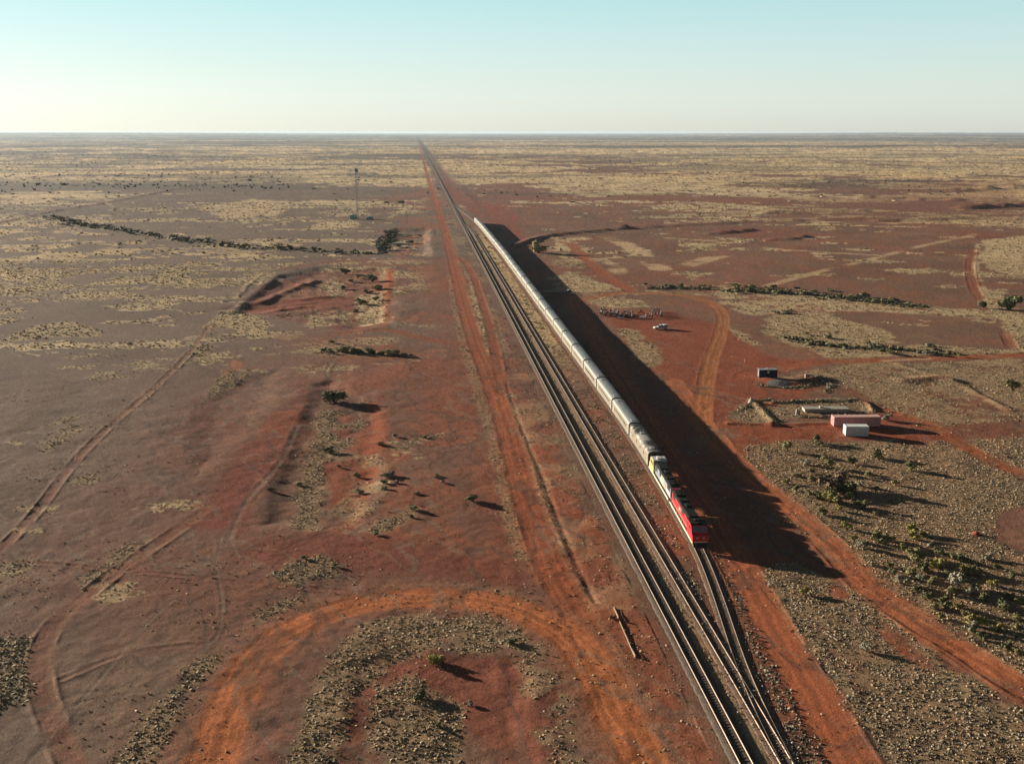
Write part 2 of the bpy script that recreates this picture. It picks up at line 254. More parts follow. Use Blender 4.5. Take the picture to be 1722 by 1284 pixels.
def surface(x, y, full=True):
    """colour of the soil, cover density and cover tone at world points"""
    x = np.asarray(x, float); y = np.asarray(y, float)
    s, lat = wt(x, y); lat = lat/LK; d = np.hypot(x, y); N = len(x)
    wx = x+(fbm(x, y, 6, 3, 51)-.5)*3.2; wy = y+(fbm(x, y, 6, 3, 52)-.5)*4.5
    far = ss(250, 900, d)
    wx += (fbm(x, y, 30, 2, 53)-.5)*9*far; wy += (fbm(x, y, 30, 2, 54)-.5)*18*far
    side = ss(28, 60, lat+(fbm(x, y, 40, 2, 55)-.5)*30)
    col = np.empty((N, 3)); q = fbm(x, y, 32, 4, 56); q2 = fbm(x, y, 190, 3, 57)
    for k in range(3): col[:, k] = (GL[k]*(1-side)+GR_[k]*side)*(.72+.56*q)
    def blend(i, w, c):
        w = w[:, None]; col[i] = col[i]*(1-w)+np.array(c)*w
    al = slice(None)
    blend(al, ss(.52, .70, q2)*.5*ss(2500, 600, d)*ss(-90, -20, lat), DRED)
    q6 = fbm(x+y*.9, (y-x*.9)*.28, 13, 3, 99); blend(al, ss(.52, .70, q6)*.38*ss(600, 200, d)*(.25+.75*ss(-80, -15, lat)), (.185, .078, .05))
    rw = (.04+.81*ss(-45, -2, lat))*(1-.4*ss(50, 75, lat))*ss(3500, 900, d)
    q7 = fbm(x, y*.7, 16, 6, 102, .66); blend(al, ss(.47, .60, q7)*rw*.75, (.285, .092, .045))
    q8 = fbm(x, y*.8, 5, 5, 103, .7); blend(al, ss(.52, .66, q8)*.3*ss(900, 300, d), (.105, .07, .05))
    streak = fbm(x, y*.35, 9, 3, 58); col *= (.88+.24*streak)[:, None]
    veg = np.zeros(N); tone = fbm(x, y, 60, 2, 59)*.5
    # drifts of dry grass, more of them with distance
    n = fbm(x*.75, y*1.15, 23, 6, 61, .68)*ss(2200, 500, d)
    n2 = fbm(x*.7, y, 150, 6, 62, .66); n3 = fbm(x*.45, y, 800, 8, 63, .68)
    wa, wb, wc = ss(2200, 500, d)*.7, .25+.45*ss(400, 1500, d), ss(1200, 4000, d)*.55
    nn = (wa*n+wb*n2+wc*n3)/(wa*ss(2200, 500, d)+wb+wc+1e-6)+(fbm(x*.7, y, 10, 4, 68, .8)-.5)*.11
    cl = np.interp(d, [90, 270, 330, 420, 560, 700, 1000, 1500, 2500, 5000, 9000, 20000], [.0, .03, .20, .40, .44, .46, .48, .52, .60, .66, .55, .5])
    cr = np.interp(d, [90, 300, 450, 560, 700, 800, 1000, 1500, 2500, 5000, 9000, 20000], [.0, .1, .24, .30, .33, .34, .40, .58, .70, .72, .6, .5])
    cov = cl*(1-side)+cr*side
    thr = .5+(.5-cov)*.42
    fs = 1+2.2*ss(900, 3000, d); gm = ss(-.008*fs, .020*fs, nn-thr)*np.where(cov < .01, 0, 1)*(1-.3*ss(300, 90, d))*(.5+.5*ss(.33, .58, fbm(x*.8, y, 14, 5, 69, .75)))
    qf = ss(900, 1800, d); corr = ss(24-15*qf, 44-27*qf, np.abs(lat-36)+(fbm(x, y, 60, 3, 108)-.5)*14*qf)
    gm *= corr
    far_t = ss(600, 2500, d)
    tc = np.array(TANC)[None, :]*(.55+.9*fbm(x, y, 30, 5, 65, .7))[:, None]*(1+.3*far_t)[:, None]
    warm = fbm(x, y, 320, 3, 66)
    tc = tc*(1-.32*(1-far_t)[:, None]*0)+0
    tc[:, 0] *= .94+.14*warm; tc[:, 2] *= 1.1-.25*warm
    w = (gm*.9)[:, None]; col[:] = col*(1-w)+tc*w
    veg = np.maximum(veg, gm*.8)
    spk = ss(.60, .68, fbm(x*.8, y, 22, 5, 60, .75))*ss(300, 900, d)*(.22+.2*gm)*corr; blend(al, spk, (.12, .095, .06))
    spk2 = ss(.58, .66, fbm(x*.6, y, 90, 6, 50, .75))*ss(900, 2500, d)*.28*corr; blend(al, spk2, (.13, .10, .062))
    # dark low scrub streaks far out
    dk = fbm(x*.55, y*1.6, 260, 4, 67); m = ss(.53, .64, dk)*ss(700, 1600, d)*.55*corr
    blend(al, m, (.085, .072, .045))
    for k, (Y0, th, stg) in enumerate([(5600, 380, .85), (3600, 140, .7), (8200, 700, .7), (1480, 30, .75), (2500, 60, .35), (11500, 1500, .6), (16500, 2600, .5)]):
        yy = y+(fbm(x, x*0, 2500, 3, 70+k)-.5)*Y0*.16
        brk = ss(.35, .5, fbm(x, y, Y0*.12, 3, 80+k))
        if k == 3: brk = brk*ss(150, -100, x+380)
        blend(al, np.exp(-((yy-Y0)/th)**2)*stg*brk, (.06, .062, .042))
    blend(al, ss(8500, 11500, d+(fbm(x, y, 3000, 3, 104)-.5)*3500)*(.22+.4*fbm(x, y*2, 1800, 4, 105)), (.062, .066, .046))
    if full or True:
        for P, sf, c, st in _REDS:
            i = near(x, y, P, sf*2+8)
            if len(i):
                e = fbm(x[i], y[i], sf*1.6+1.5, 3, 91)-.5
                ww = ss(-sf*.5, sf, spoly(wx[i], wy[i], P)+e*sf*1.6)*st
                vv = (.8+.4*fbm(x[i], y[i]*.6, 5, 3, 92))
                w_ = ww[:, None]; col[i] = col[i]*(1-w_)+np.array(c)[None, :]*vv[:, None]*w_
                veg[i] *= 1-ww*.85
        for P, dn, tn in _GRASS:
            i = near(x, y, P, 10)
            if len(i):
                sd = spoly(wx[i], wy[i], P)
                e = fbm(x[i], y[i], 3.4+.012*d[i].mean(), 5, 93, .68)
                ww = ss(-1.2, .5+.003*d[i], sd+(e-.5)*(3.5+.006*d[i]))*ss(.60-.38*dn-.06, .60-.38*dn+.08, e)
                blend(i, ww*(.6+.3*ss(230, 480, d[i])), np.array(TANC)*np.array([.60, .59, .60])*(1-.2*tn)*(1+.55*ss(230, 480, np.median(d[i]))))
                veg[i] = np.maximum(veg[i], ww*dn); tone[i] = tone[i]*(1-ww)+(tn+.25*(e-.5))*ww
        for P, hw, dn, tn in _GLINES:
            i = near(x, y, P, hw+5)
            if len(i):
                e = fbm(x[i], y[i], 3.5, 4, 94, .65)
                ww = ss(hw*1.3, hw*.4, dline(x[i], y[i], P)+(e-.5)*hw*2)
                blend(i, ww*.5*dn, np.array(TANC)*(1-.3*tn) if tn < .95 else (.175, .15, .092)); veg[i] = np.maximum(veg[i], ww*dn); tone[i] = tone[i]*(1-ww)+tn*ww
        for P, c in _BARE:
            i = near(x, y, P, 4)
            if len(i):
                ww = ss(-.8, .8, spoly(wx[i], wy[i], P)); blend(i, ww*.85, c); veg[i] *= 1-ww
        # railway corridor
        a = np.abs
        i = np.nonzero((lat > 8) & (lat < 60) & (y > 40) & (y < 9000))[0]
        if len(i):
            si, li = s[i], lat[i]; e = fbm(x[i], y[i], 2.6, 3, 95); e2 = fbm(x[i], y[i], 11, 3, 96); bl = li+(e-.5)*1.2
            c2 = np.exp(-((bl-33.95)/.75)**2)*ss(900, 700, si); blend(i, c2*.55, TANC); veg[i] = np.maximum(veg[i], c2*.9*ss(.25, .5, e2+.12)); tone[i] = np.where(c2 > .4, .25, tone[i])
            gap = ss(37.2, 38, bl)*ss(lat3(si)/LK-1.9, lat3(si)/LK-2.6, bl)*ss(850, 700, si)
            tg = gap*ss(280, 380, si); blend(i, tg*.7, TANC); veg[i] = np.maximum(veg[i], tg*.65); 
            ng = gap*ss(380, 280, si); blend(i, ng*.35*ss(.4, .6, e2), GRAV); veg[i] = np.maximum(veg[i], ng*.7*ss(.38, .6, e)); tone[i] = np.where(ng > .4, .6, tone[i])
            rb = ss(lat3(si)/LK+1.6, lat3(si)/LK+2.3, bl)*ss(lat3(si)/LK+5.5, lat3(si)/LK+4, bl)*ss(900, 700, si)
            nr = ss(190, 150, si); blend(i, rb*.4, DRED); veg[i] = np.maximum(veg[i], rb*(.5*ss(.4, .62, e2)*(1-nr)+.85*nr)); tone[i] = np.where(rb > .4, .85, tone[i])
            lf = ss(14+8*ss(250, 120, si), 22, bl)*ss(31, 29, bl)*ss(2500, 700, si)
            veg[i] = np.maximum(veg[i], lf*.38*ss(.45, .65, e)); blend(i, lf*.22*ss(.5, .65, e2), TANC)
            gv = np.exp(-((bl-29.0)/.8)**2)*.55*ss(.3, .6, e2+.15)+np.exp(-((bl-32)/2.2)**4)*.7
            blend(i, np.clip(gv, 0, 1)*.8*ss(3500, 1200, si), (.15, .105, .072)); veg[i] *= 1-np.clip(gv, 0, 1)*.8
            farc = ss(1000, 1400, si)*np.exp(-((li-32)/(3.0+si*.0006))**2); blend(i, farc*.7, (.14, .075, .052))
            veg[i] *= (1-np.exp(-((li-lat1(si)/LK)/1.5)**6))*(1-.8*np.exp(-((li-lat2(si)/LK)/1.3)**6))*(1-.9*np.exp(-((li-lat3(si)/LK)/1.5)**6))
        for P, hw, c, wm, st, b in _ROADS:
            i = near(x, y, P, hw+6)
            if len(i):
                sx = x[i]+(fbm(x[i], y[i], 4, 2, 97)-.5)*.8; sy = y[i]+(fbm(x[i], y[i], 4, 2, 98)-.5)*.8
                dd = dline(sx, sy, P); sf = min(1.7, hw*.6) if c is not ORA else .85
                e = fbm(x[i], y[i], 2.5+.01*d[i].mean(), 3, 100); ww = ss(hw+sf, hw-sf, dd+(e-.5)*hw*(.2 if c is ORA else .7))*st*(1 if c is ORA else (ss(.34, .56, fbm(x[i], y[i], 9+.02*d[i].mean(), 3, 101))) if c is PALE else (.75+.35*ss(.3, .6, e)))
                ww = np.clip(ww, 0, 1)
                vv = .86+.28*fbm(x[i]+y[i]*.2, y[i]*.3, 3, 3, 99)
                if wm: vv = vv*(.93+.30*np.exp(-((dd-.95)/.34)**2)-.09*np.exp(-(dd/.5)**2)+.16*np.exp(-((dd-1.9-.3*e)/.3)**2))
                w_ = ww[:, None]; col[i] = col[i]*(1-w_)+np.array(c)[None, :]*vv[:, None]*w_
                veg[i] *= 1-np.clip(ww*1.15, 0, 1) if c is not PALE else 1
    rid = 1-np.abs(2*fbm(x+y*.5, y*.45, 17, 4, 106, .6)-1); blend(al, ss(.955, .99, rid)*.45*ss(520, 300, d)*(1-np.clip(veg, 0, 1)), (.21, .145, .10))
    rid2 = 1-np.abs(2*fbm(x+y*.3, y*.5, 24, 4, 107, .6)-1); blend(al, ss(.96, .99, rid2)*.5*ss(520, 300, d), (.09, .062, .045))
    col *= (1+RNG.normal(0, .05, N)*ss(100, 500, d)+np.clip(RNG.normal(0, .11, N)+RNG.normal(0, .07, N)*ss(130, 220, d), -.35, .4))[:, None]
    grain = vn(x*2.3, y*2.3, 7)*ss(400, 150, d)
    col *= (1-.10*ss(400, 150, d)+.2*grain)[:, None]
    return np.clip(col, .005, .9), veg, np.clip(tone, 0, 1)
# ---------------------------------------------------------------- materials
def nt(m): m.use_nodes = True; t = m.node_tree; t.nodes.clear(); return t
def mat(name, c, rough=.8, metal=0.0, var=.15, vs=3.0, bump=0.0, bs=20.0, spec=.3, streak=None, vcol=None, dirt=None):
    m = bpy.data.materials.new(name); t = nt(m); N = t.nodes; L = t.links
    o = N.new('ShaderNodeOutputMaterial'); b = N.new('ShaderNodeBsdfPrincipled'); L.new(b.outputs[0], o.inputs[0])
    b.inputs['Roughness'].default_value = rough; b.inputs['Metallic'].default_value = metal; b.inputs['Specular IOR Level'].default_value = spec
    tc = N.new('ShaderNodeTexCoord'); mp = N.new('ShaderNodeMapping'); L.new(tc.outputs['Object'], mp.inputs[0])
    if streak: mp.inputs['Scale'].default_value = streak
    n = N.new('ShaderNodeTexNoise'); n.inputs['Scale'].default_value = vs; n.inputs['Detail'].default_value = 5; L.new(mp.outputs[0], n.inputs['Vector'])
    r = N.new('ShaderNodeMapRange'); r.inputs[1].default_value = .25; r.inputs[2].default_value = .75; r.inputs[3].default_value = 1-var; r.inputs[4].default_value = 1+var
    L.new(n.outputs[0], r.inputs[0])
    mx = N.new('ShaderNodeVectorMath'); mx.operation = 'SCALE'; L.new(r.outputs[0], mx.inputs['Scale'])
    if vcol:
        a = N.new('ShaderNodeAttribute'); a.attribute_name = vcol; L.new(a.outputs['Color'], mx.inputs[0])
    else: mx.inputs[0].default_value = c
    src = mx.outputs[0]
    if dirt:
        dn = N.new('ShaderNodeTexNoise'); dn.inputs['Scale'].default_value = dirt[1]; dn.inputs['Detail'].default_value = 6; L.new(tc.outputs['Object'], dn.inputs['Vector'])
        dr = N.new('ShaderNodeMapRange'); dr.inputs[1].default_value = dirt[2]; dr.inputs[2].default_value = dirt[2]+.2; L.new(dn.outputs[0], dr.inputs[0])
        mm = N.new('ShaderNodeMix'); mm.data_type = 'RGBA'; L.new(dr.outputs[0], mm.inputs[0]); L.new(src, mm.inputs[6]); mm.inputs[7].default_value = (*dirt[0], 1); src = mm.outputs[2]
    L.new(src, b.inputs['Base Color'])
    if bump:
        bn = N.new('ShaderNodeTexNoise'); bn.inputs['Scale'].default_value = bs; bn.inputs['Detail'].default_value = 4; L.new(tc.outputs['Object'], bn.inputs['Vector'])
        bp = N.new('ShaderNodeBump'); bp.inputs['Strength'].default_value = bump; bp.inputs['Distance'].default_value = .08; L.new(bn.outputs[0], bp.inputs['Height']); L.new(bp.outputs[0], b.inputs['Normal'])
    return m
def mesh_np(name, V, Fc, k=3, colr=None):
    me = bpy.data.meshes.new(name); V = np.asarray(V, np.float32); Fc = np.asarray(Fc, np.int32)
    me.vertices.add(len(V)); me.vertices.foreach_set('co', V.ravel())
    me.loops.add(Fc.size); me.loops.foreach_set('vertex_index', Fc.ravel())
    nf = Fc.size//k; me.polygons.add(nf)
    me.polygons.foreach_set('loop_start', np.arange(nf, dtype=np.int32)*k)
    me.update(calc_edges=True)
    if colr is not None:
        a = me.attributes.new('Col', 'FLOAT_COLOR', 'POINT'); c = np.ones((len(V), 4), np.float32); c[:, :3] = colr; a.data.foreach_set('color', c.ravel())
    return me
def link(name, me, m=None, parent=None):
    o = bpy.data.objects.new(name, me); COL.objects.link(o)
    if m is not None: me.materials.append(m)
    if parent is not None: o.parent = parent
    return o
def tag(o, label=None, cat=None, group=None, kind=None):
    if label: o['label'] = label
    if cat: o['category'] = cat
    if group: o['group'] = group
    if kind: o['kind'] = kind
    return o
def empty(name, loc=(0, 0, 0), rz=0.0):
    o = bpy.data.objects.new(name, None); COL.objects.link(o); o.location = loc; o.rotation_euler = (0, 0, rz); o.empty_display_size = .3; return o
def copy_tree(o, parent=None):
    c = o.copy(); COL.objects.link(c)
    if parent is not None: c.parent = parent
    for ch in list(o.children): copy_tree(ch, c)
    return c
class MB:
    """collects shapes, then links them as one mesh object"""
    def __init__(s): s.b = bmesh.new()
    def box(s, x0, x1, y0, y1, z0, z1, M=None, bev=0.0):
        r = bmesh.ops.create_cube(s.b, size=1.0); vs = r['verts']
        for v in vs: v.co = Vector((x0+(v.co.x+.5)*(x1-x0), y0+(v.co.y+.5)*(y1-y0), z0+(v.co.z+.5)*(z1-z0)))
        if bev:
            es = list({e for v in vs for e in v.link_edges})
            r2 = bmesh.ops.bevel(s.b, geom=es, offset=bev, segments=1, affect='EDGES', clamp_overlap=True); vs = list({v for f in r2['faces'] for v in f.verts} | {v for v in vs if v.is_valid})
        if M is not None: bmesh.ops.transform(s.b, matrix=M, verts=vs)
        return s
    def bar(s, p, q, r=.05, r2=None, n=6):
        p, q = Vector(p), Vector(q); d = q-p; L = d.length
        if L < 1e-6: return s
        M = Matrix.Translation((p+q)/2) @ d.to_track_quat('Z', 'Y').to_matrix().to_4x4()
        bmesh.ops.create_cone(s.b, cap_ends=True, segments=n, radius1=r, radius2=r if r2 is None else r2, depth=L, matrix=M); return s
    def prism(s, prof, y0, y1, caps=True, n=1, axis='y'):
        """profile of (x,z) swept along y"""
        rows = []
        for k in range(n+1):
            y = y0+(y1-y0)*k/n
            rows.append([s.b.verts.new((a, y, b) if axis == 'y' else (y, a, b)) for a, b in prof])
        m = len(prof)
        for A, B in zip(rows[:-1], rows[1:]):
            for i in range(m):
                j = (i+1) % m
                try: s.b.faces.new((A[i], A[j], B[j], B[i]))
                except ValueError: pass
        if caps:
            s.b.faces.new(rows[0][::-1]); s.b.faces.new(rows[-1])
        return s
    def poly(s, pts, ext):
        """flat outline (3d points) given thickness"""
        vs = [s.b.verts.new(p) for p in pts]; f = s.b.faces.new(vs)
        r = bmesh.ops.extrude_face_region(s.b, geom=[f]); nv = [v for v in r['geom'] if isinstance(v, bmesh.types.BMVert)]
        bmesh.ops.translate(s.b, verts=nv, vec=Vector(ext)); return s
    def build(s, name, m, parent=None, smooth=False):
        bmesh.ops.recalc_face_normals(s.b, faces=s.b.faces)
        me = bpy.data.meshes.new(name); s.b.to_mesh(me); s.b.free()
        if smooth: me.polygons.foreach_set('use_smooth', [True]*len(me.polygons))
        return link(name, me, m, parent)
# ---------------------------------------------------------------- ground
def ground_material():
    m = bpy.data.materials.new('desert_soil'); t = nt(m); N = t.nodes; L = t.links
    o = N.new('ShaderNodeOutputMaterial'); b = N.new('ShaderNodeBsdfPrincipled'); L.new(b.outputs[0], o.inputs[0])
    b.inputs['Roughness'].default_value = .95; b.inputs['Specular IOR Level'].default_value = .08
    a = N.new('ShaderNodeAttribute'); a.attribute_name = 'Col'
    tc = N.new('ShaderNodeTexCoord')
    n1 = N.new('ShaderNodeTexNoise'); n1.inputs['Scale'].default_value = 2.6; n1.inputs['Detail'].default_value = 8; n1.inputs['Roughness'].default_value = .82; L.new(tc.outputs['Object'], n1.inputs['Vector'])
    r1 = N.new('ShaderNodeMapRange'); r1.inputs[1].default_value = .3; r1.inputs[2].default_value = .7; r1.inputs[3].default_value = .58; r1.inputs[4].default_value = 1.42; L.new(n1.outputs[0], r1.inputs[0])
    vo = N.new('ShaderNodeTexVoronoi'); vo.inputs['Scale'].default_value = 4.5; L.new(tc.outputs['Object'], vo.inputs['Vector'])
    r2 = N.new('ShaderNodeMapRange'); r2.inputs[1].default_value = .05; r2.inputs[2].default_value = .35; r2.inputs[3].default_value = .88; r2.inputs[4].default_value = 1.04; L.new(vo.outputs['Distance'], r2.inputs[0])
    mu = N.new('ShaderNodeMath'); mu.operation = 'MULTIPLY'; L.new(r1.outputs[0], mu.inputs[0]); L.new(r2.outputs[0], mu.inputs[1])
    s = N.new('ShaderNodeVectorMath'); s.operation = 'SCALE'; L.new(a.outputs['Color'], s.inputs[0]); L.new(mu.outputs[0], s.inputs['Scale']); L.new(s.outputs[0], b.inputs['Base Color'])
    n2 = N.new('ShaderNodeTexNoise'); n2.inputs['Scale'].default_value = 3.0; n2.inputs['Detail'].default_value = 5; n2.inputs['Roughness'].default_value = .65; L.new(tc.outputs['Object'], n2.inputs['Vector'])
    bp = N.new('ShaderNodeBump'); bp.inputs['Strength'].default_value = .9; bp.inputs['Distance'].default_value = .07; L.new(n2.outputs[0], bp.inputs['Height']); L.new(bp.outputs[0], b.inputs['Normal'])
    return m
def build_ground():
    ys = np.concatenate([np.arange(224.1, 246, .5), np.arange(246, 1340, 1.5), np.arange(1340, 1700, 12)])
    Y = F*CH/(ys-HOR)*1.0; Y = np.array([g(861, yy)[1] for yy in ys]); Y = np.concatenate([Y, [30, 0, -120, -500]])
    k = np.concatenate([[-4, -2, -1.2, -.9, -.75], np.arange(-.66, -.52, 3.2/F), np.arange(-.52, .52, 1.5/F), np.arange(.52, .66, 3.2/F), [.75, .9, 1.2, 2, 4]])
    K, YY = np.meshgrid(k, Y); X = K*np.maximum(YY*.98+12, 60)
    x, y = X.ravel(), YY.ravel()
    col = np.empty((len(x), 3)); z = np.empty(len(x))
    for i in range(0, len(x), 200000):
        sl = slice(i, i+200000); z[sl] = height(x[sl], y[sl]); col[sl] = surface(x[sl], y[sl])[0]
    nr, nc = YY.shape; idx = np.arange(nr*nc).reshape(nr, nc)
    Fc = np.stack([idx[:-1, :-1], idx[1:, :-1], idx[1:, 1:], idx[:-1, 1:]], -1).reshape(-1, 4)
    me = mesh_np('ground', np.stack([x, y, z], -1), Fc, 4, col)
    me.polygons.foreach_set('use_smooth', np.ones(len(me.polygons), bool))
    o = link('ground', me, ground_material()); tag(o, 'red brown desert plain with dirt roads and dry grass drifts', kind='structure')
    return o
GROUND = build_ground()
def gz(x, y): return float(height(np.array([x]), np.array([y]))[0])
# ---------------------------------------------------------------- low cover: tussocks and saltbush, uncountable
def dome(rng, n=7):
    V = [(rng.uniform(-.25, .25), rng.uniform(-.25, .25), rng.uniform(.6, 1.15))]
    for r, zz in ((.62, .74), (1.0, .12)):
        for i in range(n):
            a = 2*math.pi*(i+.5*(r < .9))/n+rng.uniform(-.25, .25); q = r*rng.uniform(.5, 1.45)
            V.append((q*math.cos(a), q*math.sin(a), zz*rng.uniform(.35, 1.35)))
    Fc = []
    for i in range(n):
        j = (i+1) % n; Fc.append((0, 1+i, 1+j)); Fc.append((1+i, 1+n+i, 1+n+j)); Fc.append((1+i, 1+n+j, 1+j))
    return np.array(V), np.array(Fc)
def tuft(rng, n=13):
    V = []; Fc = []
    for i in range(n):
        a = rng.uniform(0, 6.283); ro = rng.uniform(0, .35); L = rng.uniform(.45, 1.15); w = rng.uniform(.16, .34); h = rng.uniform(.35, 1.25)
        b = (ro*math.cos(a+2), ro*math.sin(a+2)); c = (b[0]+L*math.cos(a), b[1]+L*math.sin(a)); k = len(V)
        V += [(b[0]-w*math.sin(a), b[1]+w*math.cos(a), 0), (b[0]+w*math.sin(a), b[1]-w*math.cos(a), 0), (c[0], c[1], h*.9), ((b[0]+c[0])/2-.4*w*math.sin(a), (b[1]+c[1])/2+.4*w*math.cos(a), h)]
        Fc += [(k, k+1, k+3), (k+1, k+2, k+3)]
    return np.array(V), np.array(Fc)
DOMES = [dome(RNG, 6) for _ in range(7)]+[tuft(RNG) for _ in range(13)]
def scatter(name, x, y, r, hgt, colr, m, label, z=None):
    n = len(x); Vs = []; Fs = []; Cs = []; off = 0
    z = height(x, y) if z is None else z
    which = RNG.integers(0, len(DOMES), n); ang = RNG.uniform(0, 6.283, n); sx = RNG.uniform(.8, 1.25, n)
    for k, (V, Fc) in enumerate(DOMES):
        i = np.nonzero(which == k)[0]
        if not len(i): continue
        ca, sa = np.cos(ang[i])[:, None], np.sin(ang[i])[:, None]
        vx, vy = V[None, :, 0]*sx[i][:, None], V[None, :, 1]/sx[i][:, None]
        P = np.stack([x[i][:, None]+r[i][:, None]*(vx*ca-vy*sa), y[i][:, None]+r[i][:, None]*(vx*sa+vy*ca), z[i][:, None]-.05+hgt[i][:, None]*V[None, :, 2]], -1)
        Vs.append(P.reshape(-1, 3)); Cs.append(np.repeat(colr[i], len(V), 0))
        Fs.append((Fc[None]+(np.arange(len(i))*len(V))[:, None, None]+off).reshape(-1, 3)); off += len(i)*len(V)
    me = mesh_np(name, np.vstack(Vs), np.vstack(Fs), 3, np.vstack(Cs))
    return tag(link(name, me, m), label, kind='stuff')
COVER = mat('dry_cover', None, .95, 0, .25, 4.0, .5, 9.0, .05, vcol='Col')
def wedge(n, y0, y1, k=.64):
    y = np.sqrt(RNG.uniform(y0*y0, y1*y1, n)); x = RNG.uniform(-k, k, n)*(y+12); return x, y
def cover():
    T = dict(tan=([], [], [], [], []), grey=([], [], [], [], []))
    for y0, y1, den, rr, hh, gain in ((92, 210, 24.0, (.05, .28), (.32, .78), 1.0), (210, 340, 9.5, (.07, .36), (.32, .75), 1.0), (340, 600, 1.1, (.22, .65), (.4, .8), .9), (600, 1100, .09, (.6, 1.5), (.4, .75), .6), (1100, 3200, .006, (1.5, 4.0), (.25, .45), .45)):
        n = int(den*.64*(y1*y1-y0*y0)); x, y = wedge(n, y0, y1)
        c, v, t = surface(x, y)
        v = np.clip(v*gain, 0, 1)+.07*(y < 340)*ss(.45, .7, fbm(x, y, 15, 2, 77))
        k = RNG.random(n) < v*1.0*np.clip(ss(.12, .42, fbm(x, y, 2.6, 2, 78))+.15, 0, 1)
        x, y, t, v = x[k], y[k], t[k], v[k]; n = len(x)
        r = (rr[0]+(rr[1]-rr[0])*RNG.random(n)**2.4)*(.8+.5*t); h = r*RNG.uniform(hh[0], hh[1], n)
        b = RNG.uniform(.5, 1.4, n)[:, None]
        tt = np.clip(t+RNG.normal(0, .22, n), 0, 1)[:, None]; b = b*(.72 if y0 > 300 else 1.0)
        cc = (np.array([.43, .31, .18])*(1-tt)+np.array([.29, .25, .178])*tt)*b; dk = (t > .9)[:, None]; cc = np.where(dk, np.array([.20, .18, .105])*b, cc); r = r*(1+.5*dk[:, 0]*(y > 300)); h = h*(1+1.0*dk[:, 0])
        gsel = tt[:, 0] > .45
        for key, sel in (('grey', gsel), ('tan', ~gsel)):
            for lst, arr in zip(T[key], (x, y, r, h, cc)): lst.append(arr[sel])
    cat = lambda k: [np.concatenate(a) for a in T[k]]
    print('COVER', [len(cat(k)[0]) for k in T])
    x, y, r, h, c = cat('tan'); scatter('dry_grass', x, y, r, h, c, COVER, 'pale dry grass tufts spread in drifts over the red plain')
    x, y, r, h, c = cat('grey'); scatter('saltbush_cover', x, y, r, h, c, COVER, 'low grey green saltbush clumps covering the plain')
    # loose pale stones beside the loop tracks
    n = 2600; s = 100+RNG.random(n)**1.4*260; k = RNG.random(n)
    lat = np.where(k < .55, lat3(s)+RNG.normal(2.6, 1.2, n), np.where(k < .8, lat2(s)+RNG.uniform(-2, 2, n), lat3(s)+RNG.normal(-1, 1.6, n)))
    X, Y = tw(s, lat); r = RNG.uniform(.05, .15, n)*(.7+.6*RNG.random(n)); c = np.array([.33, .29, .25])*RNG.uniform(.6, 1.3, n)[:, None]
    scatter('ballast_stones', X, Y, r, r*1.1, c, COVER, 'loose pale stones scattered beside the loop tracks', z=np.maximum(height(X, Y), .06+.15*np.exp(-((lat-lat2(s))/2)**4)))
    # litter of small dark stones and dead twigs over the bare ground
    n = 52000; X, Y = wedge(n, 92, 300); c_, v_, t_ = surface(X, Y); k = (RNG.random(n) < (1-v_)*ss(.38, .62, fbm(X, Y, 9, 3, 79))) & (np.abs(wt(X, Y)[1]-37.1) > 2.2) & (np.abs(wt(X, Y)[1]-41.85) > 1.4); X, Y = X[k], Y[k]; n = len(X)
    r = .035+.13*RNG.random(n)**5; c = np.where(RNG.random(n)[:, None] < .55, np.array([.10, .065, .045]), np.array([.27, .19, .13]))*RNG.uniform(.6, 1.4, n)[:, None]
    scatter('ground_litter', X, Y, r, r*.8, c, COVER, 'small stones and dead twigs littered over the bare red soil')
    # far thickets
    n = 60000; y = np.exp(RNG.uniform(math.log(1200), math.log(14000), n)); x = RNG.uniform(-.6, .6, n)*y
    c, v, t = surface(x, y); s_, l_ = wt(x, y); lum = c.sum(1)
    k = (RNG.random(n) < ss(.30, .16, lum)*.5+.003) & (np.abs(l_-32) > 14); x, y = x[k], y[k]; n = len(x)
    r = RNG.uniform(.8, 2.4, n)*(1+y/9000); h = RNG.uniform(.8, 2.6, n)*(1+y/16000)
    scatter('distant_scrub', x, y, r, h, np.array([.062, .066, .04])*RNG.uniform(.6, 1.4, n)[:, None], COVER, 'dark lines of scrub far out on the plain')
cover()
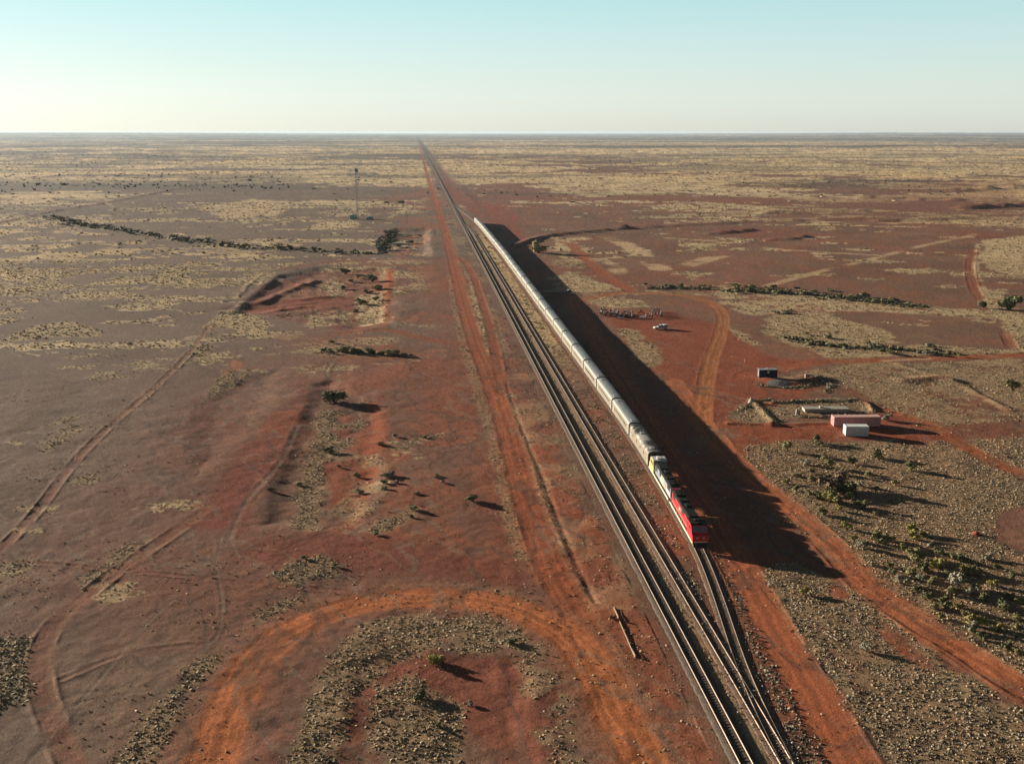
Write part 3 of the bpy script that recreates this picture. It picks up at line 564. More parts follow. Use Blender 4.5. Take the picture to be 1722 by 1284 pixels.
# ---------------------------------------------------------------- railway
BALL = mat('ballast_stone', (.125, .095, .073), .95, 0, .35, 2.5, .8, 14, .1)
BALL2 = mat('weathered_ballast', (.185, .122, .085), .95, 0, .4, 2.0, .8, 12, .1)
STEEL = mat('rail_steel', (.17, .125, .095), .4, .6, .2, 2)
SLEEP = mat('concrete_sleeper', (.125, .085, .062), .9, 0, .2, 2)
SLEEP2 = mat('old_timber_sleeper', (.145, .10, .068), .9, 0, .3, 3)
def steps(s0, s1):
    a = [s0]
    while a[-1] < s1: a.append(a[-1]+max(.5, (a[-1]-60)/140))
    return np.array(a)
def sweep(latf, s, prof, jit=0.0, jx=0.0):
    """profile (lateral, z) carried along the line; returns verts, quads"""
    m = len(prof); P = np.array(prof); n = len(s); ds = 1.0
    L = latf(s); slope = (latf(s+ds)-latf(s-ds))/(2*ds); cn = 1/np.sqrt(1+slope*slope)
    lat = L[:, None]+P[None, :, 0]*cn[:, None]; ss_ = s[:, None]-P[None, :, 0]*(slope*cn)[:, None]
    z = np.repeat(P[None, :, 1], n, 0)
    if jit: z = z+(RNG.random(z.shape)-.5)*jit; lat = lat+(RNG.random(z.shape)-.5)*jx
    X, Y = tw(ss_, lat); V = np.stack([X, Y, z], -1).reshape(-1, 3)
    idx = np.arange(n*m).reshape(n, m)
    return V, np.stack([idx[:-1, :-1], idx[:-1, 1:], idx[1:, 1:], idx[1:, :-1]], -1).reshape(-1, 4)
def ballast(latf, s0, s1, top, tw_, bw, m, label):
    prof = [(-bw, -.15), (-bw*.86-tw_*.14, top*.18), (-(bw+tw_)/2, top*.55), (-tw_, top), (-tw_*.5, top), (0, top-.02), (tw_*.5, top), (tw_, top), ((bw+tw_)/2, top*.55), (bw*.86+tw_*.14, top*.18), (bw, -.15)]
    V, Q = sweep(latf, steps(s0, s1), prof, .05, .16); me = mesh_np('ballast_bed', V, Q, 4)
    return tag(link('ballast_bed', me, m), label, kind='structure')
ballast(lat1, 40, 7000, .20, 1.22, 1.75, BALL, 'grey stone ballast bank under the main line')
ballast(lat2, 40, 880, .10, 1.1, 1.6, BALL2, 'weathered ballast under the loop track')
ballast(lat3, 40, 1090, .08, 1.1, 1.6, BALL2, 'weathered ballast under the train')
def railway(latf, s0, s1, ztop, m, label):
    o = empty('railway_track', (0, 0, 0)); tag(o, label, 'railway track')
    s = steps(s0, s1)
    for sg in (-1, 1):
        prof = [(sg*.7525+a, ztop+.03+b) for a, b in ((-.07, 0), (-.07, .02), (-.012, .035), (-.012, .125), (-.036, .135), (-.036, .17), (.036, .17), (.036, .135), (.012, .125), (.012, .035), (.07, .02), (.07, 0))]
        V, Q = sweep(latf, s, prof); link('rail', mesh_np('rail', V, Q, 4), STEEL, o)
    t = np.arange(max(s0, 100), min(s1, 760), .66); bx = MB(); bx.box(-1.12, 1.12, -.11, .11, -.08, .03, bev=.012); first = None
    for k, sv in enumerate(t[:100]):
        sl = float((latf(np.array([sv+1]))-latf(np.array([sv-1])))[0]/2); X, Y = tw(sv, float(latf(np.array([sv]))[0]))
        if first is None: first = bx.build('sleeper', m, o); q = first
        else: q = first.copy(); COL.objects.link(q)
        q.location = (X, Y, ztop+random.uniform(-.008, .008)); q.rotation_euler = (0, 0, -HD-math.atan(sl)+random.uniform(-.012, .012))
    t = t[100:]; n = len(t); L = latf(t)
    c = [(-1.12, -.11, -.08), (1.12, -.11, -.08), (1.12, .11, -.08), (-1.12, .11, -.08), (-1.12, -.11, .03), (1.12, -.11, .03), (1.12, .11, .03), (-1.12, .11, .03)]
    V = []
    for a, b, zz in c:
        X, Y = tw(t+b, L+a); V.append(np.stack([X, Y, np.full(n, ztop+zz)], -1))
    V = np.stack(V, 1).reshape(-1, 3); fq = np.array([(4, 5, 6, 7), (0, 1, 5, 4), (1, 2, 6, 5), (2, 3, 7, 6), (3, 0, 4, 7)])
    Q = (fq[None]+(np.arange(n)*8)[:, None, None]).reshape(-1, 4); q = link('sleepers', mesh_np('sleepers', V, Q, 4), m, o); q['kind'] = 'stuff'
    return o
railway(lat1, 40, 5000, .20, SLEEP, 'dark main line track on its raised ballast bank, left of the other two')
railway(lat2, 40, 880, .09, SLEEP2, 'weathered loop track between the main line and the train')
railway(lat3, 40, 1090, .07, SLEEP2, 'siding track that carries the train and curves in to meet the loop')
RT3 = .07+.03+.17
# ---------------------------------------------------------------- the train
SILV = mat('stainless_steel', (.215, .178, .125), .5, .25, .10, 1.2, 0, 20, .5, streak=(1, .25, 1))
SILVR = mat('stainless_roof', (.265, .28, .268), .5, .25, .12, .9, 0, 20, .5, streak=(1, .3, 1))
SOOT = mat('sooty_roof', (.36, .34, .30), .6, .2, .25, .8, dirt=((.03, .027, .025), .35, .38))
GLASS = mat('dark_glass', (.02, .025, .03), .12, 0, .05, 1, spec=.7)
WGLASS = mat('windscreen_glass', (.16, .185, .18), .18, 0, .05, 1, spec=.8)
BLACK = mat('black_running_gear', (.03, .027, .025), .7, .1, .3, 2)
GREYM = mat('grey_roof_gear', (.22, .22, .21), .6, .2, .2, 2)
REDP = mat('red_paint', (.62, .022, .03), .38, 0, .10, .8, spec=.5, dirt=((.30, .02, .02), 1.4, .60))
CREAM = mat('cream_paint', (.72, .62, .44), .5, 0, .1, 1.5)
YEL = mat('yellow_paint', (.50, .38, .15), .45, 0, .12, 1)
BLUEG = mat('blue_grey_paint', (.22, .25, .29), .45, 0, .15, 1)
PALEG = mat('pale_grey_paint', (.50, .50, .47), .5, 0, .12, 1)
DKROOF = mat('dark_loco_roof', (.016, .016, .015), .85, 0, .3, 1.5, spec=.06)
GRILL = mat('black_grille', (.018, .018, .018), .8, 0, .2, 8)
def wheel_mb(mb, x, y, r=.46):
    M = Matrix.Translation((x, y, r)) @ Matrix.Rotation(math.pi/2, 4, 'Y')
    bmesh.ops.create_cone(mb.b, cap_ends=True, segments=16, radius1=r, radius2=r, depth=.13, matrix=M); return mb
def bogie(parent, yc, n=2, wb=2.4):
    f = MB()
    for sx in (-1, 1):
        f.box(sx*.98-.09, sx*.98+.09, yc-wb/2-.6, yc+wb/2+.6, .42, .66, bev=.03)
        for k in range(n):
            y = yc-wb/2+wb*k/(n-1); f.box(sx*1.0-.14, sx*1.0+.14, y-.2, y+.2, .3, .7, bev=.03)
    f.box(-.95, .95, yc-.3, yc+.3, .5, .8); o = f.build('bogie', BLACK, parent)
    for k in range(n):
        y = yc-wb/2+wb*k/(n-1); w = MB()
        for sx in (-1, 1): wheel_mb(w, sx*.7525, y)
        w.bar((-.75, y, .46), (.75, y, .46), .08, n=8); w.build('wheelset', BLACK, o)
    return o
def roof_prof(hw, z0, z1, n=12):
    return [(hw*math.cos(math.pi*k/n)*(1 if abs(math.cos(math.pi*k/n)) < .98 else 1), z0+(z1-z0)*math.sin(math.pi*k/n)**.8) for k in range(n+1)]
CL, CP = 22.95, 23.9
def make_carriage(kind):
    root = empty('passenger_carriage'); hl = CL/2
    side = []
    z = 1.02
    ribs = [(1.02+.09*k) for k in range(10)]
    R_ = [(1.475, 1.0)]
    for k in range(9): R_ += [(1.475, 1.05+.1*k), (1.50, 1.075+.1*k), (1.50, 1.115+.1*k), (1.475, 1.14+.1*k)]
    R_ += [(1.475, 2.9)]
    for k in range(4): R_ += [(1.475, 2.98+.11*k), (1.495, 3.0+.11*k), (1.495, 3.05+.11*k), (1.475, 3.07+.11*k)]
    R_ += [(1.475, 3.5)]
    prof = R_+[(-a, b) for a, b in R_[::-1]]
    b = MB(); b.prism(prof, -hl, hl, n=1); b.build('body', SILV, root)
    # ribbed, rounded roof
    N = 20; rp = []
    for k in range(N+1):
        a = math.pi*k/N; rr = 1.0-(.012 if k % 2 else 0)
        rp.append((1.475*rr*math.copysign(abs(math.cos(a))**.75, math.cos(a)), 3.5+.68*rr*math.sin(a)**.8))
    r = MB(); r.prism(rp, -hl, hl, n=1); ro = r.build('roof', SOOT if kind == 'van' else SILVR, root)
    def unit(a, b, c, d, e):
        v = MB(); v.box(-a, a, b, c, d, e, bev=.05); v.build('roof_unit', GREYM, ro)
    if kind == 'van':
        for y in (-8.5, 3.2): unit(.5, y-.9, y+.9, 4.1, 4.3)
    else:
        for y in (-9.4, 9.4): unit(.62, y-.9, y+.9, 4.06, 4.26)
        for y in (-5, -2.2, 2.2, 5): unit(.16, y-.25, y+.25, 4.1, 4.25)
    for sy in (-1, 1):
        q = MB(); e0, e1 = sorted((sy*hl, sy*(hl-.1))); q.prism([(1.51, .98), (1.51, 3.5)]+[(a*1.012, 3.5+(b-3.5)*1.03) for a, b in rp[1:-1]]+[(-1.51, 3.5), (-1.51, .98)], e0-.004, e1+.004); q.build('end_frame', BLACK, root)
    ys = [-7.6+1.69*k for k in range(10)] if kind == 'car' else ([-6.2, -2.0, 2.6, 7.0] if kind == 'van' else [-8+1.2*k for k in range(14)])
    w = .44 if kind != 'van' else .3
    for sx in (-1, 1):
        for y in ys:
            q = MB(); q.box(sx*1.47, sx*1.489, y-w, y+w, 2.12, 2.78); q.build('window', GLASS, root)
        for y in (-10.2, 10.2):
            q = MB(); q.box(sx*1.46, sx*1.487, y-.42, y+.42, 1.06, 2.85); d = q.build('door', PALEG, root)
            q = MB(); q.box(sx*1.486, sx*1.494, y-.22, y+.22, 2.1, 2.7); q.build('window', GLASS, d)
    for sy in (-1, 1):
        q = MB(); q.box(-.5, .5, min(sy*hl, sy*(CP/2-.01)), max(sy*hl, sy*(CP/2-.01)), 1.05, 3.55); q.build('gangway', BLACK, root)
        q = MB(); q.box(-.12, .12, min(sy*(hl-.1), sy*(CP/2-.01)), max(sy*(hl-.1), sy*(CP/2-.01)), .74, .98); q.build('coupler', BLACK, root)
        bogie(root, sy*8.2)
    q = MB()
    for y, l in ((-4.3, 1.6), (-.6, 1.3), (3.6, 1.8)): q.box(-1.3, 1.3, y-l, y+l, .45, 1.0, bev=.05)
    q.box(-.25, .25, -hl+.2, hl-.2, .75, 1.02); q.build('underframe', BLACK, root)
    return root
def loco_part(root, red):
    body = REDP if red else BLUEG
    fr = MB(); fr.box(-1.44, 1.44, -10.6, 10.6, 1.12, 1.44, bev=.02); fr.build('frame', BLACK, root)
    for sx in (-1, 1):
        q = MB(); q.box(sx*1.442 if sx > 0 else sx*1.468, sx*1.468 if sx > 0 else sx*1.442, -10.6, 10.62, 1.10, 1.46); q.build('sill_stripe', CREAM, root)
    # long hood (cab at +y)
    h = MB(); h.prism([(1.02, 1.44), (1.02, 3.45), (.86, 3.72), (-.86, 3.72), (-1.02, 3.45), (-1.02, 1.44)], -10.5, 5.6); ho = h.build('hood', body, root)
    for y0, y1, z0, z1 in ((-9.7, -7.2, 2.5, 3.4), (-1.0, .9, 2.55, 3.35), (3.2, 4.9, 2.3, 3.4)):
        for sx in (-1, 1):
            q = MB(); q.box(min(sx*1.0, sx*1.035), max(sx*1.0, sx*1.035), y0, y1, z0, z1)
            for k in range(6): q.box(min(sx*1.03, sx*1.055), max(sx*1.03, sx*1.055), y0+.05, y1-.05, z0+.06+k*(z1-z0-.1)/6, z0+.1+k*(z1-z0-.1)/6)
            q.build('grille', GRILL, ho)
    q = MB(); q.prism([(1.045, 3.36), (1.03, 3.47), (.87, 3.80), (-.87, 3.80), (-1.03, 3.47), (-1.045, 3.36)], -10.45, 5.58)
    q.box(-.95, .95, -9.6, -6.6, 3.79, 4.06, bev=.08); q.box(-.8, .8, -5.6, -3.6, 3.79, 3.98, bev=.05); q.box(-.35, .35, -2.2, -.4, 3.79, 4.12, bev=.06); q.box(-.85, .85, .8, 4.6, 3.79, 4.0, bev=.06)
    for y in (-8.9, -8.1, -7.3):
        bmesh.ops.create_cone(q.b, cap_ends=True, segments=14, radius1=.36, radius2=.33, depth=.1, matrix=Matrix.Translation((0, y, 4.1)))
    q.build('roof_gear', DKROOF, ho)
    # cab
    cb = body if red else YEL
    c = MB(); c.prism([(5.6, 1.44), (5.6, 3.95), (5.9, 4.12), (8.7, 4.12), (9.05, 3.9), (9.75, 2.75), (10.35, 2.55), (10.5, 2.2), (10.5, 1.3), (9.2, 1.3), (9.2, 1.44)], -1.44, 1.44, axis='x'); ca = c.build('cab', cb, root)
    q = MB(); q.prism([(5.55, 3.86), (5.86, 4.16), (8.74, 4.16), (9.0, 4.0), (9.0, 3.93), (8.7, 4.06), (5.9, 4.06), (5.58, 3.84)], -1.46, 1.46, axis='x'); q.box(-.5, .5, 6.4, 7.6, 4.17, 4.4, bev=.06)
    for x in (-.2, 0, .2): q.bar((x, 8.0, 4.24), (x, 8.5, 4.24), .05, .08, 8)
    q.build('cab_roof', DKROOF if red else PALEG, ca)
    dv = Vector((0, .7, -1.15)).normalized(); nrm = Vector((0, 1.15, .7)).normalized()
    for x0, x1 in ((-1.22, -.12), (.12, 1.22)):
        q = MB(); p0 = Vector((0, 9.05, 3.9))+dv*.14+nrm*.004; p1 = Vector((0, 9.05, 3.9))+dv*1.16+nrm*.004
        q.poly([(x0, p0.y, p0.z), (x1, p0.y, p0.z), (x1, p1.y, p1.z), (x0, p1.y, p1.z)], nrm*.03); q.build('windscreen', WGLASS, ca)
    for sx in (-1, 1):
        for y0, y1 in ((6.0, 6.9), (7.5, 8.7)):
            q = MB(); q.box(min(sx*1.43, sx*1.455), max(sx*1.43, sx*1.455), y0, y1, 2.9, 3.65); q.build('side_window', GLASS, ca)
        q = MB(); q.box(min(sx*.35, sx*.75), max(sx*.35, sx*.75), 10.49, 10.56, 2.02, 2.26, bev=.03); q.build('headlight', CREAM, ca)
    q = MB(); q.box(-1.2, 1.2, 10.5, 10.62, 1.34, 1.52); q.build('bumper_stripe', CREAM, root)
    q = MB(); q.prism([(1.35, 1.3), (1.2, .45), (.3, .28), (-.3, .28), (-1.2, .45), (-1.35, 1.3)], 10.35, 10.7); q.build('pilot', BLACK, root)
    for sy in (-1, 1):
        q = MB(); q.box(-.14, .14, sy*10.9-.32, sy*10.9+.32, .74, 1.02, bev=.04); q.build('coupler', BLACK, root); bogie(root, sy*6.6, 3, 3.6)
    q = MB(); q.prism([(1.25, 1.1), (1.3, .7), (1.05, .3), (-1.05, .3), (-1.3, .7), (-1.25, 1.1)], -3.2, 3.2); q.build('fuel_tank', BLACK, root)
    q = MB()
    for sx in (-1, 1):
        ys = [-10.4+1.6*k for k in range(11)]
        for y in ys: q.bar((sx*1.38, y, 1.44), (sx*1.38, y, 2.38), .022, n=5)
        q.bar((sx*1.38, ys[0], 2.38), (sx*1.38, ys[-1], 2.38), .025, n=5)
        q.bar((sx*1.38, 9.6, 1.6), (sx*1.38, 9.9, 2.6), .025, n=5)
    q.build('handrail', CREAM if red else YEL, root)
    for x in (-1.38, 1.38):
        q = MB()
        for k in range(4): q.box(x-.3 if x > 0 else x, x if x > 0 else x+.3, -10.95, -10.62, .45+.25*k, .5+.25*k)
        q.build('step', BLACK, root)
    return ho, ca
def emblem(ho, sx):
    """pale round badge with a small stylised animal and rider shape, as a cut plate"""
    q = MB(); x = sx*1.021
    body = [(-.62, 2.1), (-.55, 2.55), (-.75, 2.75), (-.62, 2.88), (-.42, 2.62), (-.2, 2.95), (0, 2.66), (.2, 2.98), (.42, 2.66), (.6, 2.5), (.62, 2.1), (.5, 2.1), (.42, 2.4), (-.38, 2.4), (-.5, 2.1)]
    pts = [(x, -3.0+a*1.1*sx, b) for a, b in body]
    q.poly(pts, (sx*.012, 0, 0)); return q.build('emblem', CREAM, ho)
def place_on_track(o, s_front, length):
    a, b = s_front+length*.16, s_front+length*.84
    la, lb = float(lat3(a)), float(lat3(b)); p, q = tw(a, la), tw(b, lb); cx, cy_ = (p[0]+q[0])/2, (p[1]+q[1])/2
    o.location = (cx, cy_, RT3); return math.atan2(q[1]-p[1], q[0]-p[0])-math.pi/2
sF = wt(*g(1178, 927))[0]
lo = empty('diesel_locomotive'); ho, ca = loco_part(lo, True); tag(lo, 'red diesel locomotive with black roof at the head of the train', 'locomotive')
for sx in (-1, 1): emblem(ho, sx)
rz = place_on_track(lo, sF, 21.6); lo.rotation_euler.z = rz+math.pi
lo2 = empty('diesel_locomotive'); ho2, ca2 = loco_part(lo2, False); tag(lo2, 'blue grey and yellow diesel locomotive coupled behind the red one, cab facing backwards', 'locomotive')
for sx in (-1, 1):
    x = sx*1.021
    for nm, m, pts in (('yellow_panel', YEL, [(-5.2, 1.5), (-3.2, 3.4), (-1.6, 3.4), (-3.6, 1.5)]), ('white_panel', PALEG, [(-3.3, 1.5), (-1.3, 3.4), (1.2, 3.4), (-.4, 1.5)]), ('pale_panel', PALEG, [(-9.8, 1.5), (-9.8, 2.4), (-5.6, 2.4), (-6.2, 1.5)])):
        q = MB(); q.poly([(x, a, b) for a, b in pts], (sx*.006, 0, 0)); q.build(nm, m, ho2)
rz = place_on_track(lo2, sF+22.3, 21.8); lo2.rotation_euler.z = rz
van = make_carriage('van'); tag(van, 'silver power van with soot stained roof and few windows, coupled right behind the locomotives', 'train carriage', 'silver carriages of the train')
car = make_carriage('car'); lounge = make_carriage('lounge')
ORD = 'first second third fourth fifth sixth seventh eighth ninth tenth eleventh twelfth thirteenth fourteenth fifteenth sixteenth seventeenth eighteenth nineteenth twentieth'.split()
ORD += ['twenty '+a for a in ORD[:9]]
NC = 27; used = {id(van): 0}; first = {'car': True, 'lounge': True}
for k in range(NC):
    sf = sF+44.6+k*CP
    if k == 0: o = van
    else:
        kind = 'lounge' if k in (3, 8, 13, 19) else 'car'; src = lounge if kind == 'lounge' else car
        if first[kind]: o = src; first[kind] = False
        else: o = copy_tree(src)
        o['category'] = 'train carriage'; o['group'] = 'silver carriages of the train'
        if k == NC-1: o['label'] = 'silver carriage at the very tail of the train, farthest from the locomotives'
        elif k >= NC-4: o['label'] = 'silver carriage %s from the tail end of the train' % ORD[NC-1-k]
        else: o['label'] = 'silver ribbed carriage, %s behind the locomotives counting the sooty van' % ORD[k]
    rz = place_on_track(o, sf, CP); o.rotation_euler.z = rz+(math.pi if k % 2 else 0)
# ---------------------------------------------------------------- plants
def leaf_cloud(rng, blobs, n, size):
    """many small leaf quads through the volume of several blobs"""
    V = []; Q = []
    bl = np.array(blobs); vol = (bl[:, 3]**2); pr = vol/vol.sum()
    for i in range(n):
        b = bl[rng.choice(len(bl), p=pr)]
        d = rng.normal(size=3); d /= np.linalg.norm(d); rr = b[3]*rng.uniform(.45, 1.08)
        p = b[:3]+d*rr*np.array([1, 1, .85])
        if p[2] < .03: p[2] = rng.uniform(.03, .2)
        t = rng.normal(size=3); t /= np.linalg.norm(t); u = np.cross(t, d); u /= np.linalg.norm(u)+1e-9
        s = size*rng.uniform(.6, 1.5); k = len(V)
        V += [p-t*s, p+u*s*.55, p+t*s, p-u*s*.55]; Q.append((k, k+1, k+2, k+3))
    return np.array(V), np.array(Q)
def leafmat(name, c): return mat(name, c, .85, 0, .35, 1.6, spec=.12)
LEAF = dict(dark=leafmat('dark_olive_leaf', (.15, .148, .07)), olive=leafmat('olive_leaf', (.25, .225, .105)), yellow=leafmat('yellow_green_leaf', (.30, .26, .085)), grey=leafmat('grey_saltbush_leaf', (.27, .25, .18)), dead=leafmat('brown_dry_twig', (.15, .112, .072)))
BARK = mat('bark', (.11, .085, .065), .9, 0, .3, 6)
def make_shrub(seed, n, spread, tall, size):
    rng = np.random.default_rng(seed); blobs = []
    for k in range(5+seed % 4):
        a = rng.uniform(0, 6.28); r = spread*rng.uniform(.1, .62); br = spread*rng.uniform(.26, .48)
        blobs.append((r*math.cos(a), r*math.sin(a), tall*rng.uniform(.3, .72), br))
    V, Q = leaf_cloud(rng, blobs, n, size); me = mesh_np('foliage', V, Q, 4)
    s = MB()
    for b in blobs: s.bar((0, 0, -.1), (b[0]*.55, b[1]*.55, b[2]*.55), .05*spread+.02, .03*spread, 6).bar((b[0]*.55, b[1]*.55, b[2]*.55), (b[0], b[1], b[2]+b[3]*.3), .03*spread, .008, 5)
    bmesh.ops.recalc_face_normals(s.b, faces=s.b.faces); sm = bpy.data.meshes.new('stem'); s.b.to_mesh(sm); s.b.free(); sm.materials.append(BARK); me.materials.append(LEAF['olive'])
    return me, sm
PROTO = [make_shrub(i+3, 620, 1.0, 1.25, .115) for i in range(6)]
SMALL = [make_shrub(i+40, 260, 1.0, 1.1, .17) for i in range(5)]
NSH = [0]
def shrub(x, y, w, tone, label, group=None, hs=1.0, cat='shrub', name='shrub', small=False):
    me, sm = random.choice(SMALL if small else PROTO)
    if y < 250 and x > 50: w *= 1.12
    elif x < 10: hs *= .62
    z = gz(x, y); o = empty(name, (x, y, z), random.uniform(0, 6.28)); k = w/2*1.3
    o.scale = (k*random.uniform(.9, 1.12), k*random.uniform(.9, 1.12), k*hs*random.uniform(.85, 1.2))
    f = bpy.data.objects.new('foliage', me); COL.objects.link(f); f.parent = o
    f.material_slots[0].link = 'OBJECT'; f.material_slots[0].material = LEAF[tone]
    if not small: s = bpy.data.objects.new('stem', sm); COL.objects.link(s); s.parent = o
    tag(o, label, cat, group); NSH[0] += 1; return o
def sp(px, py, pw, tone, label, group=None, hs=1.0, **k):
    x, y = g(px, py); return shrub(x, y, pw/ppm(py), tone, label, group, hs, **k)
# shrubs that stand out, one by one
sp(563, 674, 40, 'dark', 'big dark rounded bush casting a long shadow on the left plain', hs=1.15)
sp(553, 757, 20, 'dark', 'small dark green bush below the big rounded bush')
sp(455, 824, 13, 'dark', 'small dark bush alone on the edge of the red cutting')
sp(733, 1112, 30, 'yellow', 'pale yellow green bush inside the curve of the orange road', hs=1.1)
sp(703, 1172, 30, 'dark', 'dark bush below the pale bush inside the orange road curve')
sp(736, 1216, 15, 'dark', 'small dark bush lowest inside the orange road curve')
sp(862, 1082, 18, 'dark', 'dark low bush beside the tufts right of the pale bush')
sp(795, 843, 26, 'dark', 'flat dark bush on bare ground left of the red access road')
sp(905, 425, 26, 'olive', 'olive bush at the edge of the shadow of the train', hs=1.2)
sp(1350, 998, 18, 'yellow', 'yellow green shrub between the two dirt roads at right')
sp(1456, 1094, 16, 'grey', 'grey shrub between the two dirt roads at right, nearest the camera')
sp(1612, 600, 10, 'olive', 'lone small bush beside the narrow red road at far right')
sp(1704, 656, 24, 'olive', 'loose olive bush in the sparse scrub right of the containers')
sp(1655, 518, 20, 'dark', 'dark bush at the foot of the curving track at far right', small=True)
sp(1697, 520, 36, 'dark', 'wide dark bush right of the curving track at far right')
sp(675, 343, 14, 'dark', 'dark bush beyond the two equipment huts', small=True)
sp(1030, 1040, 10, 'dead', 'low dark bush between the timber beam and the access road')
sp(1490, 706, 18, 'grey', 'pale grey bush right of the faded red container', hs=.9)
sp(1400, 822, 42, 'dead', 'largest bush in the field, brown and twiggy', hs=.95)
sp(1420, 828, 30, 'dark', 'dark bush pressed against the largest brown bush in the field')
sp(1642, 1052, 27, 'yellow', 'largest yellow green bush beside the right hand dirt road', hs=1.05)
sp(1609, 985, 34, 'grey', 'wide grey bush among the thick shrubs at the right edge')
sp(1324, 757, 22, 'olive', 'olive bush nearest the train shadow at the near side of the red yard', hs=1.1)
sp(1371, 743, 17, 'dark', 'dark bush on the edge of the red yard left of the white container', hs=1.1)
sp(1473, 769, 19, 'dark', 'dark bush in the dry grass just below the white container', hs=1.15)
sp(1532, 791, 19, 'olive', 'olive bush in open dry grass right of and below the white container')
sp(1425, 890, 18, 'yellow', 'bright yellow green round shrub beside the right hand dirt road', hs=1.1)
G1 = 'shrubs in the field below the containers'
def band(lst, label, group, cyc):
    for i, (x, y, w) in enumerate(lst): 
        t = cyc[i % len(cyc)]; nm = {'dark': 'dark green', 'olive': 'olive', 'yellow': 'yellow green', 'grey': 'grey', 'dead': 'brown'}[t]
        sp(x, y, w, t, label % nm, group+', '+nm, small=w < 13)
band([(1376, 748, 14), (1435, 779, 16), (1390, 785, 20), (1366, 795, 12), (1417, 797, 16), (1388, 805, 14), (1366, 807, 12), (1445, 815, 16), (1506, 815, 12), (1471, 825, 14), (1340, 800, 12), (1355, 780, 13), (1460, 800, 12)], '%s shrub in the upper half of the field below the containers', G1+' upper half', ['olive', 'dark', 'olive', 'grey'])
band([(1358, 835, 18), (1374, 838, 18), (1390, 842, 24), (1410, 848, 24), (1447, 853, 18), (1410, 858, 16), (1384, 866, 20), (1340, 825, 14), (1430, 840, 16), (1322, 812, 12), (1398, 832, 20)], '%s shrub in the clump around the largest brown bush', G1+' middle clump', ['olive', 'dark', 'yellow'])
band([(1471, 866, 9), (1534, 895, 20), (1477, 912, 22), (1487, 915, 14), (1497, 909, 18), (1536, 906, 18), (1552, 902, 14), (1451, 922, 20), (1437, 910, 14), (1544, 938, 22), (1520, 925, 14), (1565, 918, 12)], '%s shrub in the thin row below the largest brown bush', G1+' lower row', ['olive', 'yellow', 'olive', 'grey'])
band([(1537, 942, 26), (1552, 960, 22), (1575, 955, 22), (1498, 954, 14), (1518, 982, 18), (1500, 965, 16), (1565, 985, 20), (1578, 932, 18), (1627, 965, 22), (1642, 965, 20), (1637, 998, 20), (1542, 993, 14), (1570, 1022, 18), (1588, 1021, 20), (1611, 1021, 14), (1624, 1037, 14), (1632, 1060, 20), (1696, 1006, 14), (1716, 1062, 16), (1688, 1024, 24), (1714, 1013, 14), (1678, 960, 14), (1465, 950, 12), (1560, 1005, 16), (1600, 1000, 18), (1655, 1010, 18), (1670, 985, 16), (1590, 968, 16), (1660, 940, 16), (1700, 975, 14), (1710, 1040, 16), (1652, 1075, 14), (1680, 1060, 16), (1530, 965, 18), (1548, 975, 16), (1618, 945, 16), (1600, 940, 14), (1692, 1090, 14), (1715, 1100, 14), (1582, 1040, 13)], '%s shrub in the thick stand along the right hand dirt road', G1+' thick stand', ['olive', 'dark', 'yellow', 'olive', 'grey', 'dark'])
band([(600, 797, 14), (652, 800, 22), (645, 812, 14), (605, 825, 14), (648, 822, 12), (700, 831, 13), (735, 803, 10), (668, 812, 12), (694, 856, 22), (632, 899, 12), (690, 870, 10), (512, 940, 12), (562, 952, 12), (790, 1182, 16), (500, 812, 12), (570, 782, 9), (735, 800, 9), (745, 812, 9), (640, 748, 12), (665, 735, 11), (712, 736, 11)], 'low %s shrub scattered right of the red cutting', 'low shrubs left of the access road', ['olive', 'grey', 'dark', 'grey'])
band([(580, 457, 18), (601, 464, 14), (626, 470, 26), (636, 484, 24), (575, 482, 18), (605, 508, 24), (631, 502, 14), (590, 470, 12), (620, 490, 14), (598, 520, 12)], '%s shrub growing in the red borrow pit', 'shrubs in the red borrow pit', ['dark', 'olive'])
band([(560, 577, 12), (580, 591, 26), (600, 593, 20), (621, 594, 18), (660, 596, 24), (641, 596, 14), (545, 590, 12), (680, 597, 12)], '%s shrub in the short dark row left of the access road', 'short shrub row', ['dark', 'olive', 'dark'])
band([(650, 393, 16), (656, 405, 20), (649, 416, 16), (661, 390, 14), (658, 398, 14), (644, 408, 12), (670, 412, 12), (690, 405, 12), (705, 395, 10)], '%s shrub in the hollow below the two equipment huts', 'shrubs in the hollow below the huts', ['grey', 'dark', 'olive'])
def belt(pts, n, jy, wr, label, group, tones):
    P = gp(pts); seg = np.hypot(*np.diff(P, axis=0).T); cum = np.r_[0, np.cumsum(seg)]
    for i in range(n):
        t = random.random()*cum[-1]; k = min(np.searchsorted(cum, t)-1, len(seg)-1); k = max(k, 0); q = (t-cum[k])/seg[k]
        x, y = P[k]*(1-q)+P[k+1]*q; x += random.gauss(0, jy*.5); y += random.gauss(0, jy)
        tn = random.choice(tones); nm = {'dark': 'dark green', 'olive': 'olive', 'grey': 'grey'}[tn]
        shrub(x, y, random.uniform(*wr), tn, label % nm, group+', '+nm, .6, small=True)
belt([(85, 366), (140, 378), (210, 388), (300, 402), (400, 414), (500, 420), (640, 430)], 72, 8, (2.6, 5.0), '%s shrub in the long belt crossing the left plain', 'shrub belt on the left plain', ['dark', 'grey', 'olive'])
belt([(1100, 484), (1140, 482), (1200, 486)], 15, 5, (1.8, 4.0), '%s shrub in the small belt above the orange road loop', 'shrub belt above the loop', ['dark', 'olive'])
belt([(1225, 488), (1290, 488), (1380, 495), (1450, 503), (1520, 512)], 44, 8, (2.0, 4.8), '%s shrub in the wide belt right of the orange road loop', 'shrub belt right of the loop', ['dark', 'olive', 'olive'])
